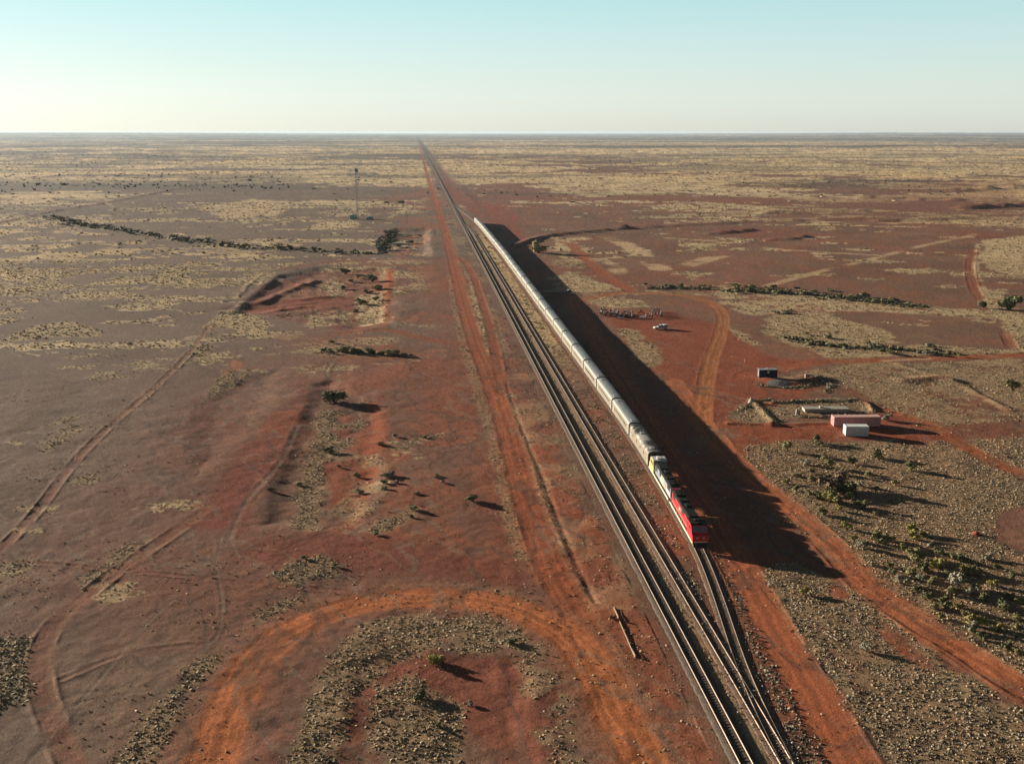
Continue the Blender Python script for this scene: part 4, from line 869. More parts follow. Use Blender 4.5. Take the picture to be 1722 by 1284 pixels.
belt([(1330, 566), (1400, 580), (1500, 585), (1610, 594)], 24, 6, (1.4, 3.4), '%s shrub in the low belt above the narrow red road', 'shrub belt above the narrow road', ['dark', 'grey', 'olive'])
belt([(1290, 520), (1330, 530)], 5, 4, (1.5, 3), '%s shrub below the wide belt right of the loop', 'shrubs below the wide belt', ['dark', 'grey'])
# ---------------------------------------------------------------- yard things
def px_at(x, y): X, Y = g(x, y); return X, Y, gz(X, Y)
FADED = mat('faded_red_paint', (.52, .24, .23), .7, 0, .22, 1.2, dirt=((.50, .27, .25), .6, .5))
WHITE = mat('white_paint', (.60, .61, .60), .45, 0, .06, 1)
CREAMW = mat('weathered_cream_paint', (.50, .49, .40), .6, 0, .12, 1)
NAVY = mat('navy_paint', (.008, .013, .032), .5, 0, .15, 2)
NAVYR = mat('dusty_navy_roof', (.22, .21, .24), .7, 0, .2, 2)
CONC = mat('old_concrete', (.36, .33, .27), .9, 0, .22, 1.5, .3, 10)
TIMB = mat('weathered_timber', (.30, .215, .14), .85, 0, .25, 2, streak=(1, 6, 6))
BRICK = mat('pinkish_block', (.34, .2, .16), .9, 0, .2, 3)
TEAL = mat('teal_sheet', (.26, .44, .41), .55, 0, .1, 2)
TEALR = mat('pale_green_roof', (.55, .68, .60), .5, 0, .1, 2)
GALV = mat('galvanised_steel', (.30, .31, .32), .5, .5, .1, 3)
BLUEP = mat('blue_antenna_panel', (.22, .27, .38), .5, 0, .1, 2)
RUBBER = mat('tyre_rubber', (.02, .02, .02), .85, 0, .2, 4)
def container(label, L, Wd, H, m, roofm, corr=.28, group=None, name='shipping_container', roofdirt=None):
    root = empty(name); tag(root, label, 'container', group)
    def wall(a, b, nrm, hh, z0):
        """corrugated sheet between floor points a and b"""
        a, b = Vector((*a, 0)), Vector((*b, 0)); d = (b-a); n = max(2, int(d.length/corr)); pts = []
        for i in range(n):
            for f, dep in ((0, 0), (.3, 0), (.5, .035), (.8, .035)): pts.append(a+d*((i+f)/n)-Vector((*nrm, 0))*dep)
        pts.append(b); q = MB(); lo = [q.b.verts.new((p.x, p.y, z0)) for p in pts]; hi = [q.b.verts.new((p.x, p.y, hh)) for p in pts]
        for i in range(len(pts)-1): q.b.faces.new((lo[i], lo[i+1], hi[i+1], hi[i]))
        back = [v-Vector((*nrm, 0))*.09 for v in (pts[0], pts[-1])]
        lb = [q.b.verts.new((p.x, p.y, z0)) for p in back]; hb = [q.b.verts.new((p.x, p.y, hh)) for p in back]
        q.b.faces.new((lb[1], lb[0], hb[0], hb[1]))
        me = bpy.data.meshes.new('side_panel'); q.b.to_mesh(me); q.b.free(); return link('side_panel', me, m, root)
    hx, hy = L/2, Wd/2
    wall((-hx+.08, -hy+.01), (hx-.08, -hy+.01), (0, -1), H-.1, .16); wall((hx-.08, hy-.01), (-hx+.08, hy-.01), (0, 1), H-.1, .16); wall((hx-.01, -hy+.08), (hx-.01, hy-.08), (1, 0), H-.1, .16)
    q = MB()
    for sx in (-1, 1):
        for sy in (-1, 1): q.box(sx*(hx-.06)-.08, sx*(hx-.06)+.08, sy*(hy-.06)-.08, sy*(hy-.06)+.08, 0, H+.005)
    for sy in (-1, 1): q.box(-hx+.025, hx-.025, sy*(hy-.05)-.065, sy*(hy-.05)+.065, .03, .2); q.box(-hx+.025, hx-.025, sy*(hy-.05)-.065, sy*(hy-.05)+.065, H-.14, H-.01)
    for sx in (-1, 1): q.box(sx*(hx-.05)-.065, sx*(hx-.05)+.065, -hy+.025, hy-.025, H-.14, H-.012)
    q.build('corner_frame', m, root)
    q = MB(); q.box(-hx+.1, hx-.1, -hy+.1, hy-.1, H-.06, H-.035); n = int(L/.45)
    for i in range(n): x = -hx+.25+i*(L-.5)/max(1, n-1); q.box(x-.09, x+.09, -hy+.15, hy-.15, H-.04, H-.012)
    q.build('roof', roofm, root); q = MB(); q.box(-hx+.05, hx-.05, -hy+.05, hy-.05, .05, .155); q.build('floor', BLACK, root)
    for sy in (-1, 1):
        q = MB(); q.box(-hx-.02, -hx+.05, min(sy*.012, sy*(hy-.1)), max(sy*.012, sy*(hy-.1)), .17, H-.13)
        for zz in (.55, 1.2, 1.85): q.box(-hx-.035, -hx-.019, min(sy*.1, sy*(hy-.2)), max(sy*.1, sy*(hy-.2)), zz-.16, zz+.16)
        d = q.build('end_door', m, root)
        q = MB()
        for yy in (.3, .8): q.bar((-hx-.06, sy*yy, .15), (-hx-.06, sy*yy, H-.12), .02, n=6)
        q.build('locking_bar', GALV, d)
    return root
PINKR = mat('faded_pink_roof', (.52, .33, .28), .7, 0, .15, .8, dirt=((.60, .50, .36), .35, .56))
c = container('long faded red shipping container behind the white one', 11.8, 2.44, 2.55, FADED, PINKR)
X, Y, Z = px_at(1440.5, 716.5); c.location = (X, Y+1.0, Z-.03); c.rotation_euler.z = math.radians(1.5)
c = container('short white shipping container at the edge of the red yard', 5.5, 2.44, 2.5, WHITE, WHITE, .24)
X, Y, Z = px_at(1441.5, 733); c.location = (X, Y+1.25, Z-.03); c.rotation_euler.z = math.radians(-2)
q = MB(); q.box(-2.74, -2.62, -1.262, -1.225, .12, 2.45); q.build('corner_seal', BLACK, c)
# dark blue site shed
b = empty('site_shed'); tag(b, 'dark blue site shed with a round pale badge on its front', 'shed')
X, Y, Z = px_at(1291.5, 637); b.location = (X, Y+1.2, Z-.02); b.rotation_euler.z = math.radians(2)
q = MB(); q.box(-2.75, 2.75, -1.2, 1.2, .15, 2.35)
for i in range(18): x = -2.6+i*.305; q.box(x-.05, x+.05, -1.225, -1.2, .2, 2.3)
q.build('wall', NAVY, b)
q = MB(); q.box(-2.85, 2.85, -1.3, 1.3, 2.35, 2.45, bev=.02)
for i in range(14): x = -2.6+i*.4; q.box(x-.06, x+.06, -1.25, 1.25, 2.45, 2.48)
ro = q.build('roof', NAVYR, b); q = MB(); q.bar((-.05, .2, 2.45), (-.05, .2, 2.75), .16, .2, 10); q.build('vent', WHITE, ro)
q = MB(); q.box(-2.78, -2.75, -.5, .4, .2, 2.2); q.build('door', NAVYR, b)
q = MB(); bmesh.ops.create_cone(q.b, cap_ends=True, segments=20, radius1=.42, radius2=.42, depth=.02, matrix=Matrix.Translation((-.05, -1.237, 1.75)) @ Matrix.Rotation(math.pi/2, 4, 'X')); q.build('badge', PALEG, b)
q = MB(); q.box(-2.7, 2.7, -1.1, 1.1, 0, .15); q.build('skid', BLACK, b)
# gravel heap below the shed
def heap(name, px, py, w, dpt, h, m, label, cat, seed, kind=None):
    X, Y = g(px, py); n = 26; rr = np.random.default_rng(seed); xs = np.linspace(-1, 1, n); A, B = np.meshgrid(xs, xs)
    r = np.hypot(A, B); x = X+A*w/2; y = Y+B*dpt/2; k = fbm(x, y, w*.16, 3, seed); z = height(x.ravel(), y.ravel()).reshape(n, n)-.12+(np.maximum(0, 1-r*(.8+.5*k))**.8)*h*(.5+.9*k)
    idx = np.arange(n*n).reshape(n, n); Q = np.stack([idx[:-1, :-1], idx[:-1, 1:], idx[1:, 1:], idx[1:, :-1]], -1).reshape(-1, 4)
    o = link(name, mesh_np(name, np.stack([x, y, z], -1).reshape(-1, 3), Q, 4), m); return tag(o, label, cat, None, kind)
GRV = mat('blue_grey_gravel', (.10, .092, .085), .95, 0, .4, 1.2, .9, 4)
REDE = mat('red_earth', (.21, .064, .032), .95, 0, .3, 1.0, .8, 4)
heap('gravel_heap', 1310, 646, 11, 9, .38, GRV, 'low grey gravel heap in front of the blue shed', 'gravel heap', 5)
heap('dirt_mound', 1641, 899, 2.6, 2.6, .8, REDE, 'small red dirt mound in the dry grass at right', 'mound', 8)
# block, slab, wall stub, posts
q = MB(); q.box(-.65, .65, -.45, .45, -.05, 1.05, bev=.03); q.box(-.7, .7, -.5, .5, 1.05, 1.13, bev=.02); o = q.build('concrete_block', BRICK); o.location = px_at(1357, 638); tag(o, 'pinkish concrete block right of the blue shed', 'block')
s_ = empty('loading_platform'); tag(s_, 'long pale concrete platform of a vanished building, behind the red container', 'platform'); X, Y, Z = px_at(1388, 693); s_.location = (X, Y+1.6, Z-.05)
q = MB(); q.box(-5.4, 6.2, -1.4, 1.4, 0, .82, bev=.03); q.build('base', CONC, s_); q = MB(); q.box(-5.6, 6.3, -1.5, 1.5, .82, .95, bev=.02); q.build('slab', CONC, s_)
q = MB()
for k in range(4): q.box(6.2+.3*k, 6.5+.3*k, -1.0, 1.0, 0, .75-.18*k)
q.build('step', CONC, s_)
q = MB(); q.box(-1.2, -.35, -.5, .4, .951, 1.35, bev=.03); q.build('rubble', CONC, s_)
q = MB(); q.box(-.6, .5, -.25, .25, -.05, 1.25, bev=.03); q.box(-.6, -.2, -.24, .24, 1.25, 1.6, bev=.03); o = q.build('wall_stub', CONC); o.location = px_at(1342, 697); tag(o, 'broken pale wall stub left of the concrete platform', 'wall')
def post(px, py, h, m, label, top=None):
    o = empty('marker_post', px_at(px, py)); tag(o, label, 'post'); q = MB(); q.bar((0, 0, -.1), (0, 0, h), .06, .05, 8); q.build('pole', m, o)
    q = MB(); q.bar((0, 0, h), (0, 0, h+.14), .075, .06, 8); q.build('cap', top or m, o); return o
post(1252, 609, 1.1, CREAM, 'pale marker post alone on the red yard above the blue shed', FADED)
post(1545, 701, 1.3, WHITE, 'white post in the sparse scrub right of the red container')
post(1292, 984, .7, WHITE, 'short white post beside the right hand dirt road')
o = heap('stone_cairn', 1263, 676, 1.9, 1.9, 1.7, CONC, 'small pale cone of stones at the corner of the fenced plot', 'cairn', 12)
# sign by the siding
sg = empty('track_sign', px_at(1244, 1024), math.radians(-8)); tag(sg, 'small white sign board on a thin pole beside the siding', 'sign')
q = MB(); q.bar((0, 0, -.2), (0, 0, 2.0), .035, n=8); q.build('pole', GALV, sg); q = MB(); q.box(-.34, .34, -.04, -.02, 1.55, 2.02, bev=.005); q.box(-.3, .3, -.02, .0, 1.7, 1.75); q.build('board', WHITE, sg)
# long timber beam
a = np.array(g(1032, 1022)); b2 = np.array(g(1068, 1106)); mid = (a+b2)/2; L = np.hypot(*(b2-a)); ang = math.atan2(b2[1]-a[1], b2[0]-a[0])
tb = empty('timber_beam', (mid[0], mid[1], gz(*mid)), ang); tag(tb, 'long weathered timber edge with sagging boards lying beside the access road', 'beam')
q = MB(); q.box(-L/2, L/2, -.06, .06, .06, .24, bev=.02); q.build('beam', TIMB, tb)
q = MB(); q.poly([(-L/2, .0, .28), (-L/2+.4, 0, .32), (-L/2+3.4, 0, .42), (-L/2+4.2, 0, .28)], (0, .05, 0)); q.poly([(L/2-2.4, 0, .28), (L/2-.9, 0, .42), (L/2, 0, .48), (L/2, 0, .28)], (0, .05, 0)); q.build('board', TIMB, tb)
for k in range(5):
    q = MB(); x = -L/2+.15+k*(L-.3)/4; q.box(x-.08, x+.08, .09, .25, -.2, .34); q.build('peg', TIMB, tb)
# fallen pale plank in the right verge
pl = MB(); pl.box(-1.2, 1.2, -.1, .1, .05, .18, bev=.01); o = pl.build('fallen_plank', TIMB); X, Y, Z = px_at(1399, 1071); o.location = (X, Y, Z); o.rotation_euler = (0, 0, math.radians(-62)); tag(o, 'pale plank lying in the stony scrub between the right hand roads', 'plank')
# culvert in the shadow of the train
cv = empty('culvert_crossing'); tag(cv, 'grey concrete culvert crossing in the shadow of the train', 'culvert'); cv.location = px_at(936, 491)
q = MB(); q.box(-5.5, 4.5, -1.4, 1.4, -.05, .35, bev=.04); q.build('deck', CONC, cv)
q = MB(); q.box(-6, 5, -1.65, -1.4, -.05, .8, bev=.03); q.build('headwall', CONC, cv); q = MB(); q.box(-6, 5, 1.4, 1.65, -.05, .8, bev=.03); q.build('headwall', CONC, cv)
for k, (px, py, w, lab) in enumerate([(957, 490, 1.6, 'pale boulder at the sunny end of the culvert'), (964, 494, 1.1, 'smaller boulder just right of the culvert'), (949, 488, 1.2, 'boulder resting against the culvert wall')]):
    m_ = bmesh.new(); bmesh.ops.create_icosphere(m_, subdivisions=2, radius=w/2)
    for v in m_.verts: v.co *= random.uniform(.8, 1.15)
    me = bpy.data.meshes.new('boulder'); m_.to_mesh(me); m_.free(); o = link('boulder', me, CONC); o.location = Vector(px_at(px, py))+Vector((0, 0, w*.3)); o.scale = (1.2, 1, .8); tag(o, lab, 'boulder')
heap('dirt_bank', 921, 516, 5, 26, 1.3, GRV, 'grey earth bank beside the train just below the culvert', 'earth bank', 21)
# signal hut on the far left of the line
h = empty('signal_hut', px_at(737, 318)); tag(h, 'tiny white relay hut left of the far main line', 'hut'); q = MB(); q.box(-1.6, 1.6, -1.3, 1.3, 0, 2.6, bev=.03); q.build('wall', WHITE, h); q = MB(); q.box(-1.8, 1.8, -1.5, 1.5, 2.6, 2.75); q.build('roof', PALEG, h); q = MB(); q.box(-.45, .45, -1.33, -1.3, .1, 2.1); q.build('door', GREYM, h)
# communications tower and its two huts
tx, ty, tz = px_at(601.5, 369); tower = empty('radio_tower', (tx, ty, tz)); tag(tower, 'tall thin lattice radio tower carrying a cluster of bluish antennas', 'tower')
TH_ = 42.0; q = MB(); w0, w1 = 1.15, .55
legs = [(math.cos(a), math.sin(a)) for a in (math.pi/2, math.pi*7/6, math.pi*11/6)]
for lx, ly in legs: q.bar((lx*w0, ly*w0, -.3), (lx*w1, ly*w1, TH_), .12, .09, 6)
q.build('leg_frame', GALV, tower)
q = MB(); n = 28
for k in range(n):
    z0, z1 = TH_*k/n, TH_*(k+1)/n; r0, r1 = w0+(w1-w0)*k/n, w0+(w1-w0)*(k+1)/n
    for i in range(3):
        p, r = legs[i], legs[(i+1) % 3]; q.bar((p[0]*r0, p[1]*r0, z0), (r[0]*r1, r[1]*r1, z1), .05, n=4); q.bar((p[0]*r1, p[1]*r1, z1), (r[0]*r1, r[1]*r1, z1), .045, n=4)
q.build('bracing', GALV, tower)
q = MB(); bmesh.ops.create_cone(q.b, cap_ends=True, segments=12, radius1=1.2, radius2=1.2, depth=.12, matrix=Matrix.Translation((0, 0, TH_-2.8)))
for i in range(12): a = i*math.pi/6; q.bar((1.2*math.cos(a), 1.2*math.sin(a), TH_-2.8), (1.2*math.cos(a), 1.2*math.sin(a), TH_-1.7), .04, n=4)
q.build('platform', GALV, tower)
for i in range(9):
    a = i*2*math.pi/9; p = Matrix.Translation((1.4*math.cos(a), 1.4*math.sin(a), TH_-1.2)) @ Matrix.Rotation(a, 4, 'Z'); q = MB(); q.box(-.16, .16, -.4, .4, -1.4, 1.4, p, bev=.04); q.build('antenna_panel', BLUEP, tower)
q = MB(); q.bar((0, 0, TH_-.2), (0, 0, TH_+3.2), .06, .03, 6); q.build('whip_antenna', GALV, tower)
for zz, a in ((TH_-7, 2.4), (TH_-10, 4.4)):
    q = MB(); M = Matrix.Translation((1.3*math.cos(a), 1.3*math.sin(a), zz)) @ Matrix.Rotation(a, 4, 'Z') @ Matrix.Rotation(math.pi/2, 4, 'Y'); bmesh.ops.create_cone(q.b, cap_ends=True, segments=18, radius1=.25, radius2=.75, depth=.45, matrix=M); q.build('dish', PALEG, tower)
def hut(px, py, w, d, hh, wm, rm, label):
    X, Y, Z = px_at(px, py); o = empty('equipment_hut', (X, Y+d/2, Z-.02)); tag(o, label, 'hut'); q = MB(); q.box(-w/2, w/2, -d/2, d/2, 0, hh, bev=.03)
    for i in range(int(w/.6)): q.box(-w/2+.3+i*.6-.04, -w/2+.3+i*.6+.04, -d/2-.025, -d/2, .1, hh-.1)
    q.build('wall', wm, o); q = MB(); q.prism([(-w/2-.25, hh), (0, hh+.45), (w/2+.25, hh), (w/2+.25, hh-.08), (-w/2-.25, hh-.08)], -d/2-.25, d/2+.25); q.build('roof', rm, o)
    q = MB(); q.box(-.5, .5, -d/2-.06, -d/2-.025, .1, 2.1); q.build('door', GREYM, o); return o
hut(594, 368.5, 5.8, 3.2, 3.4, TEAL, TEAL, 'dark teal equipment hut left of the tower foot')
hut(622, 369, 5.2, 2.6, 2.2, TEAL, TEALR, 'low pale green equipment hut right of the tower foot')
for px, h_, lab in ((611, 2.0, 'thin fence post between the two equipment huts'), (640, 2.0, 'thin fence post right of the pale green equipment hut')): post(px, 370, h_, GALV, lab)
# old stock post group by the far access road
o = empty('timber_pole', px_at(684, 378)); tag(o, 'dark timber pole with a cross arm left of the far access road', 'pole'); q = MB(); q.bar((0, 0, -.3), (0, 0, 8.5), .2, .15, 8); q.build('mast', TIMB, o); q = MB(); q.box(-1.4, 1.4, -.08, .08, 7.7, 7.9); q.build('cross_arm', TIMB, o)
# ---------------------------------------------------------------- white utility vehicle
def ute():
    r = empty('utility_vehicle'); tag(r, 'white utility vehicle with a canopy parked on the red yard near the crowd', 'ute')
    # x forward
    low = [(-2.6, .55), (-2.6, 1.05), (-.95, 1.05), (.95, 1.08), (1.15, 1.05), (2.35, .98), (2.62, .86), (2.66, .5), (2.3, .36), (-2.4, .36)]
    q = MB(); q.prism([(a, b) for a, b in low], -.92, .92); bmesh.ops.bevel(q.b, geom=[e for e in q.b.edges if abs(e.verts[0].co.y-e.verts[1].co.y) < 1e-4], offset=.06, segments=2, affect='EDGES'); q.build('body', WHITE, r)
    q = MB(); cab = [(-1.0, 1.06), (-.85, 1.74), (.25, 1.78), (1.12, 1.09)]; q.prism(cab, -.82, .82); bmesh.ops.bevel(q.b, geom=list(q.b.edges), offset=.06, segments=2, affect='EDGES'); ca_ = q.build('cab', WHITE, r)
    q = MB(); q.prism([(-2.55, 1.06), (-2.48, 1.78), (-1.08, 1.80), (-1.04, 1.06)], -.86, .86); bmesh.ops.bevel(q.b, geom=list(q.b.edges), offset=.05, segments=2, affect='EDGES'); cn = q.build('canopy', WHITE, r)
    for sy in (-1, 1):
        for pts in ([(-.78, 1.2), (-.72, 1.62), (-.12, 1.64), (-.12, 1.2)], [(-.04, 1.2), (-.04, 1.64), (.22, 1.64), (.82, 1.2)]):
            q = MB(); q.poly([(a, sy*.822, b) for a, b in pts], (0, sy*.012, 0)); q.build('side_window', GLASS, ca_)
        q = MB(); q.poly([(-2.3, sy*.862, 1.25), (-2.28, sy*.862, 1.65), (-1.3, sy*.862, 1.66), (-1.28, sy*.862, 1.25)], (0, sy*.012, 0)); q.build('canopy_window', GLASS, cn)
        q = MB(); q.box(2.55, 2.68, sy*.62-.2, sy*.62+.2, .66, .84, bev=.03); q.build('headlight', PALEG, r)
        q = MB(); q.box(.72, .95, min(sy*.92, sy*1.1), max(sy*.92, sy*1.1), 1.12, 1.28, bev=.03); q.build('wing_mirror', BLACK, r)
        for x in (-1.55, 1.6):
            M = Matrix.Translation((x, sy*.8, .38)) @ Matrix.Rotation(math.pi/2, 4, 'X'); q = MB(); bmesh.ops.create_cone(q.b, cap_ends=True, segments=20, radius1=.38, radius2=.38, depth=.26, matrix=M); w = q.build('wheel', RUBBER, r)
            M = Matrix.Translation((x, sy*.935, .38)) @ Matrix.Rotation(math.pi/2, 4, 'X'); q = MB(); bmesh.ops.create_cone(q.b, cap_ends=True, segments=14, radius1=.2, radius2=.2, depth=.03, matrix=M); q.build('rim', GALV, w)
    q = MB(); q.poly([(1.06, -.7, 1.2), (1.06, .7, 1.2), (.4, .66, 1.70), (.4, -.66, 1.70)], (.03, 0, .03)); q.build('windscreen', GLASS, ca_)
    q = MB(); q.box(2.6, 2.74, -.85, .85, .42, .58, bev=.03); q.build('bumper', BLACK, r)
    q = MB(); q.bar((2.3, .6, .98), (2.3, .6, 2.1), .015, .01, 5); q.build('aerial', BLACK, r)
    return r
u = ute(); X, Y, Z = px_at(1111, 554); u.location = (X, Y+.5, Z); u.rotation_euler.z = math.radians(180+12)
# ---------------------------------------------------------------- people
def skin_mesh(name, verts, edges, root, sub=1):
    me = bpy.data.meshes.new(name); me.from_pydata([v[0] for v in verts], edges, []); o = bpy.data.objects.new(name, me); COL.objects.link(o)
    m = o.modifiers.new('s', 'SKIN'); m.use_smooth_shade = True
    for i, v in enumerate(verts):
        d = me.skin_vertices[0].data[i]; r = v[1]; d.radius = r if isinstance(r, tuple) else (r, r); d.use_root = i == root
    if sub: sm = o.modifiers.new('u', 'SUBSURF'); sm.levels = sub; sm.render_levels = sub
    bpy.context.view_layer.update(); dg = bpy.context.evaluated_depsgraph_get(); r = bpy.data.meshes.new_from_object(o.evaluated_get(dg)); r.name = name
    bpy.data.objects.remove(o); bpy.data.meshes.remove(me); return r
def person_proto(arms, stride):
    V = []; E = []
    def v(p, r, frm=None):
        V.append((p, r)); 
        if frm is not None: E.append((frm, len(V)-1))
        return len(V)-1
    pel = v((0, 0, .95), (.15, .11)); wa = v((0, 0, 1.12), (.135, .1), pel); ch = v((0, .01, 1.33), (.17, .115), wa); nk = v((0, 0, 1.47), .06, ch); n2 = v((0, .01, 1.55), .055, nk); hd = v((0, .02, 1.64), (.078, .095), n2); v((0, .015, 1.74), (.062, .075), hd)
    v((0, .115, 1.625), .014, hd)
    P = {}
    for s in (-1, 1):
        hip = v((s*.1, 0, .90), .095, pel); kn = v((s*.11, .03+s*stride*.12, .5), .06, hip); an = v((s*.12, s*stride*.18-.02, .1), .042, kn); v((s*.125, s*stride*.18+.13, .04), .04, an)
        sh = v((s*.2, 0, 1.40), .062, ch); el, wr = arms[0 if s < 0 else 1]; e = v((s*el[0], el[1], el[2]), .043, sh); w = v((s*wr[0], wr[1], wr[2]), .028, e)
        d = (Vector((s*wr[0], wr[1], wr[2]))-Vector((s*el[0], el[1], el[2]))).normalized(); b = Vector((s*wr[0], wr[1], wr[2])); sd = d.cross(Vector((1, 0, 0))).normalized() if abs(d.x) < .8 else Vector((0, 1, 0))
        pm = v(tuple(b+d*.06), (.03, .018), w)
        for k, ln in enumerate((.07, .085, .08, .06)):
            f1 = v(tuple(b+d*(.1)+sd*(-.03+.02*k)), .009, pm); v(tuple(b+d*(.1+ln*.7)+sd*(-.033+.022*k)+Vector((-s*.012, 0, 0))), .008, f1)
        v(tuple(b+d*.055+sd*-.055), .01, w)
    body = skin_mesh('body', V, E, pel)
    T = [((0, 0, .93), (.165, .125)), ((0, 0, 1.12), (.155, .12)), ((0, .01, 1.33), (.19, .135)), ((0, 0, 1.46), (.075, .075))]; TE = [(0, 1), (1, 2), (2, 3)]
    for s in (-1, 1):
        el, wr = arms[0 if s < 0 else 1]; T.append(((s*.2, 0, 1.40), .078)); TE.append((2, len(T)-1)); T.append(((s*el[0], el[1], el[2]), .058)); TE.append((len(T)-2, len(T)-1))
        T.append(((s*(el[0]*.25+wr[0]*.75), el[1]*.25+wr[1]*.75, el[2]*.25+wr[2]*.75), .042)); TE.append((len(T)-2, len(T)-1))
    top = skin_mesh('jacket', T, TE, 0)
    L = [((0, 0, .96), (.165, .125))]; LE = []
    for s in (-1, 1):
        L += [((s*.1, 0, .88), .11), ((s*.11, .03+s*stride*.12, .5), .078), ((s*.12, s*stride*.18-.02, .12), .062)]; n = len(L); LE += [(0, n-3), (n-3, n-2), (n-2, n-1)]
    leg = skin_mesh('trousers', L, LE, 0)
    hair = skin_mesh('hair', [((0, -.03, 1.63), (.075, .07)), ((0, -.005, 1.72), (.083, .09)), ((0, .02, 1.755), (.06, .07))], [(0, 1), (1, 2)], 0)
    hat = skin_mesh('hat', [((0, .01, 1.715), (.17, .18)), ((0, .01, 1.735), (.11, .11)), ((0, .01, 1.80), (.085, .09))], [(0, 1), (1, 2)], 1)
    return body, top, leg, hair, hat
down = ((.25, -.02, 1.12), (.26, .06, .87)); bent = ((.26, .0, 1.12), (.16, .25, 1.15)); up = ((.27, .06, 1.18), (.13, .24, 1.38)); hip_ = ((.36, -.06, 1.16), (.2, .05, 1.0))
PP = [person_proto(a, st) for a, st in (((down, bent), .1), ((bent, bent), .2), ((down, down), .8), ((hip_, up), .15))]
SKIN = mat('skin', (.42, .24, .17), .6, 0, .05, 3)
for p in PP:
    for m in p: m.materials.append(SKIN)
CLO = {k: mat(k.replace(' ', '_')+'_cloth', c, .9, 0, .12, 4) for k, c in {'black': (.008, .008, .01), 'navy': (.011, .015, .035), 'white': (.55, .54, .52), 'pale blue': (.26, .36, .5), 'red': (.36, .03, .035), 'grey': (.2, .2, .2), 'cream': (.5, .42, .3), 'brown': (.12, .07, .045)}.items()}
HAIRM = [mat('dark_hair', (.03, .02, .015), .7), mat('grey_hair', (.35, .33, .3), .7), mat('straw_hat', (.45, .36, .22), .8)]
FIRSTP = {}
def person(px, py, jk, tr, pose, face, label, group, hat):
    X, Y, Z = px_at(px, py); o = empty('person', (X, Y, Z), face); b, t, l, h, ht = PP[pose]; k = random.uniform(.94, 1.06)*1.1; o.scale = (k, k, k)
    for nm, me, m in (('body', b, SKIN), ('jacket', t, CLO[jk]), ('trousers', l, CLO[tr]), ('hat' if hat else 'hair', ht if hat else h, HAIRM[2] if hat else random.choice(HAIRM[:2]))):
        q = bpy.data.objects.new(nm, me); COL.objects.link(q); q.parent = o; q.material_slots[0].link = 'OBJECT'; q.material_slots[0].material = m
    tag(o, label, 'person', group); return o
PK = ['black', 'navy', 'black', 'navy', 'grey', 'black', 'pale blue', 'navy', 'black', 'white', 'navy', 'red']
def crowd(n, x0, x1, y0, y1, where, yfun=None):
    pts = []
    while len(pts) < n:
        x, y = random.uniform(x0, x1), random.uniform(y0, y1)
        if yfun: y += yfun(x)
        X, Y = g(x, y)
        if all(math.hypot(X-a, Y-b) > .5 for a, b, _, _ in pts): pts.append((X, Y, x, y))
    for i, (X, Y, x, y) in enumerate(pts):
        jk = PK[(i*5+i//4) % len(PK)]; tr = random.choice(['black', 'navy', 'black', 'grey', 'black']); hat = random.random() < .2
        person(x, y, jk, tr, random.randrange(4), random.uniform(0, 6.28), 'person in a %s jacket%s in the %s' % (jk, ' and hat' if hat else '', where), 'people in the %s, %s%s' % (where, jk, ' with hat' if hat else ''), hat)
crowd(100, 1007, 1064, 522, 531, 'large left cluster of the crowd', lambda x: (x-1010)*.11)
crowd(38, 1092, 1114, 523, 535, 'small right cluster of the crowd')
person(998, 530, 'white', 'navy', 2, 1.0, 'person in a white jacket walking at the edge of the train shadow', None, False)
person(1004, 529, 'grey', 'black', 2, 1.4, 'person in grey standing just apart from the left end of the crowd', None, False)
person(1086, 535, 'cream', 'brown', 0, 2.0, 'person in cream beside the white covered table', None, False)
# tables with cloths, and a wood pile
def table(px, py, cloth, label, w=1.9, d=.9, rz=0):
    o = empty('trestle_table', px_at(px, py), rz); tag(o, label+' trestle table', 'table'); q = MB(); q.box(-w/2, w/2, -d/2, d/2, .70, .74); q.build('table_top', TIMB, o)
    for sx in (-1, 1):
        for sy in (-1, 1): q = MB(); q.bar((sx*(w/2-.2), sy*(d/2-.12), 0), (sx*(w/2-.2), sy*(d/2-.12), .7), .03, n=6); q.build('leg', GALV, o)
    X, Y, Z = o.location; q = MB(); q.box(-w/2-.05, w/2+.05, -d/2-.05, d/2+.05, .745, .755); n = 14
    for sy in (-1, 1):
        for i in range(n): x = -w/2-.05+(w+.1)*i/n; y = sy*(d/2+.05+.02*(i % 2)); q.box(x, x+(w+.1)/n+.004*(i % 2), y-.006, y+.006, .25+.02*(i % 3), .752)
    c = q.build('tablecloth', cloth); c.location = (X, Y, Z); c.rotation_euler.z = rz; tag(c, label+' tablecloth', 'tablecloth')
table(1081, 535, CLO['white'], 'bright white cloth covered', 2.4, 1.2)
table(1034, 532, CLO['white'], 'white cloth covered, among the left cluster of people,', 2.2, 1.0, .3)
table(1043, 537, CLO['grey'], 'grey cloth covered, at the near side of the left cluster,', 2.4, 1.0, -.1)
wp = empty('wood_pile', px_at(1078, 526)); tag(wp, 'dark heap of firewood between the two clusters of people', 'wood pile')
DW = mat('dark_firewood', (.05, .03, .02), .9, 0, .3, 3)
for k in range(9):
    a = k*.7; q = MB(); q.bar((1.5*math.cos(a), 1.1*math.sin(a), .05), (-.3*math.cos(a), -.3*math.sin(a), 1.2+.1*(k % 3)), .1, .07, 7); q.build('log', DW, wp)
SKYK = 1.95
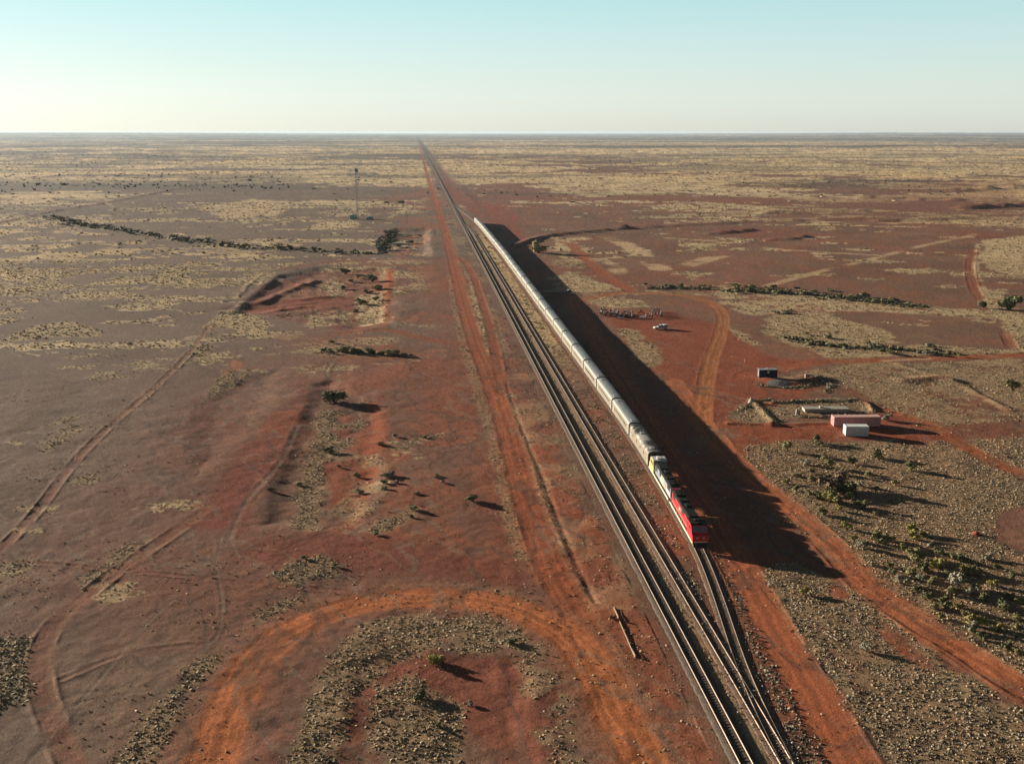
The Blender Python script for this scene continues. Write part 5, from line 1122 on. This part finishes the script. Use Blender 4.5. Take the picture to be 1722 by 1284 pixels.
# ---------------------------------------------------------------- air, sky, sun, camera
def haze():
    b = MB(); b.box(-66000, 66000, -900, 66000, -14, 76); m = bpy.data.materials.new('air_haze'); t = nt(m)
    o = t.nodes.new('ShaderNodeOutputMaterial'); v = t.nodes.new('ShaderNodeVolumePrincipled'); v.inputs['Color'].default_value = (.62, .78, .92, 1); v.inputs['Density'].default_value = HAZE
    v.inputs['Anisotropy'].default_value = .2
    t.links.new(v.outputs[0], o.inputs['Volume']); return tag(b.build('haze', m), 'thin blue grey desert haze', kind='stuff')
HAZE = 2.6e-5
haze()
w = bpy.data.worlds.new('World'); SC.world = w; w.use_nodes = True; t = w.node_tree; t.nodes.clear()
o = t.nodes.new('ShaderNodeOutputWorld'); bg = t.nodes.new('ShaderNodeBackground'); sk = t.nodes.new('ShaderNodeTexSky'); sk.sky_type = 'NISHITA'
sk.sun_disc = False; sk.sun_elevation = SUN_EL; sk.sun_rotation = SUN_AZ; sk.altitude = 300; sk.air_density = 1.0; sk.dust_density = 1.2; sk.ozone_density = 1.5
bg.inputs['Strength'].default_value = .1
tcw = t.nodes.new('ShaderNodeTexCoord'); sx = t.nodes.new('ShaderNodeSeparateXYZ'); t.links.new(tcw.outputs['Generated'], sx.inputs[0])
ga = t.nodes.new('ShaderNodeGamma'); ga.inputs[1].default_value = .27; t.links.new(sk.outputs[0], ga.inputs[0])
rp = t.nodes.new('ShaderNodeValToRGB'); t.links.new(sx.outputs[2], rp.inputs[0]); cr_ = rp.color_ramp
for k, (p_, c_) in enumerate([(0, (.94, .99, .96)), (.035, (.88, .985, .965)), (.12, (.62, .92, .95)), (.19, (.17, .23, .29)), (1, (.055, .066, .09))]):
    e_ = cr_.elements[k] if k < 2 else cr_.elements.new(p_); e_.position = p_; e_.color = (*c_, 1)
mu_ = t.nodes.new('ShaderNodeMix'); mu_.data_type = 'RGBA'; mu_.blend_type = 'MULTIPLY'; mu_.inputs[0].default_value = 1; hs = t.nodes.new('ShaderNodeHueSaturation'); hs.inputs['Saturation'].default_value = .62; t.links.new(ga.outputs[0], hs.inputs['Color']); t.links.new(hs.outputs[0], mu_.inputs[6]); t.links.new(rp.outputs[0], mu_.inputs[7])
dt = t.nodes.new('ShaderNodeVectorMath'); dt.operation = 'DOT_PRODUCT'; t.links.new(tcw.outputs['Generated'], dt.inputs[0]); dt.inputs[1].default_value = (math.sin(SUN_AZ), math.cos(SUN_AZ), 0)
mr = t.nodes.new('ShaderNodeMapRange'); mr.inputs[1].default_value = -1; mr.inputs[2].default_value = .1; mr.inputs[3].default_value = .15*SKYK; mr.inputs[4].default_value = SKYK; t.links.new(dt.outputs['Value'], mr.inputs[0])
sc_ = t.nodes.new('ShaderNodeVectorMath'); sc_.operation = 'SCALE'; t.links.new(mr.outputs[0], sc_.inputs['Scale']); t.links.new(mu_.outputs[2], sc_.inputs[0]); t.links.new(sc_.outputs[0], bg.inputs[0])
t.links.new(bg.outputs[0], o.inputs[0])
sl = bpy.data.lights.new('sun', 'SUN'); sl.energy = 4.0; sl.angle = math.radians(.5); sl.color = (1, .88, .72)
so = bpy.data.objects.new('sun', sl); COL.objects.link(so); so.location = (-300, 250, 200)
d = Vector((math.sin(SUN_AZ)*math.cos(SUN_EL), math.cos(SUN_AZ)*math.cos(SUN_EL), math.sin(SUN_EL)))
so.rotation_euler = d.to_track_quat('Z', 'Y').to_euler()
cd = bpy.data.cameras.new('camera'); co = bpy.data.objects.new('camera', cd); COL.objects.link(co)
cd.sensor_width = 36; cd.lens = F/1722*36; cd.clip_start = .5; cd.clip_end = 200000
co.location = (0, 0, CH); co.rotation_euler = (math.pi/2-TH, 0, 0); SC.camera = co
SC.view_settings.view_transform = 'Standard'; SC.view_settings.look = 'None'; SC.view_settings.gamma = 1; SC.view_settings.exposure = 1.6
cy = SC.cycles; cy.use_denoising = True; cy.denoiser = 'OPENIMAGEDENOISE'; cy.denoising_input_passes = 'RGB_ALBEDO_NORMAL'; cy.denoising_prefilter = 'ACCURATE'; cy.max_bounces = 4; cy.diffuse_bounces = 2; cy.glossy_bounces = 2; cy.volume_bounces = 0; cy.transparent_max_bounces = 8; cy.sample_clamp_indirect = 4
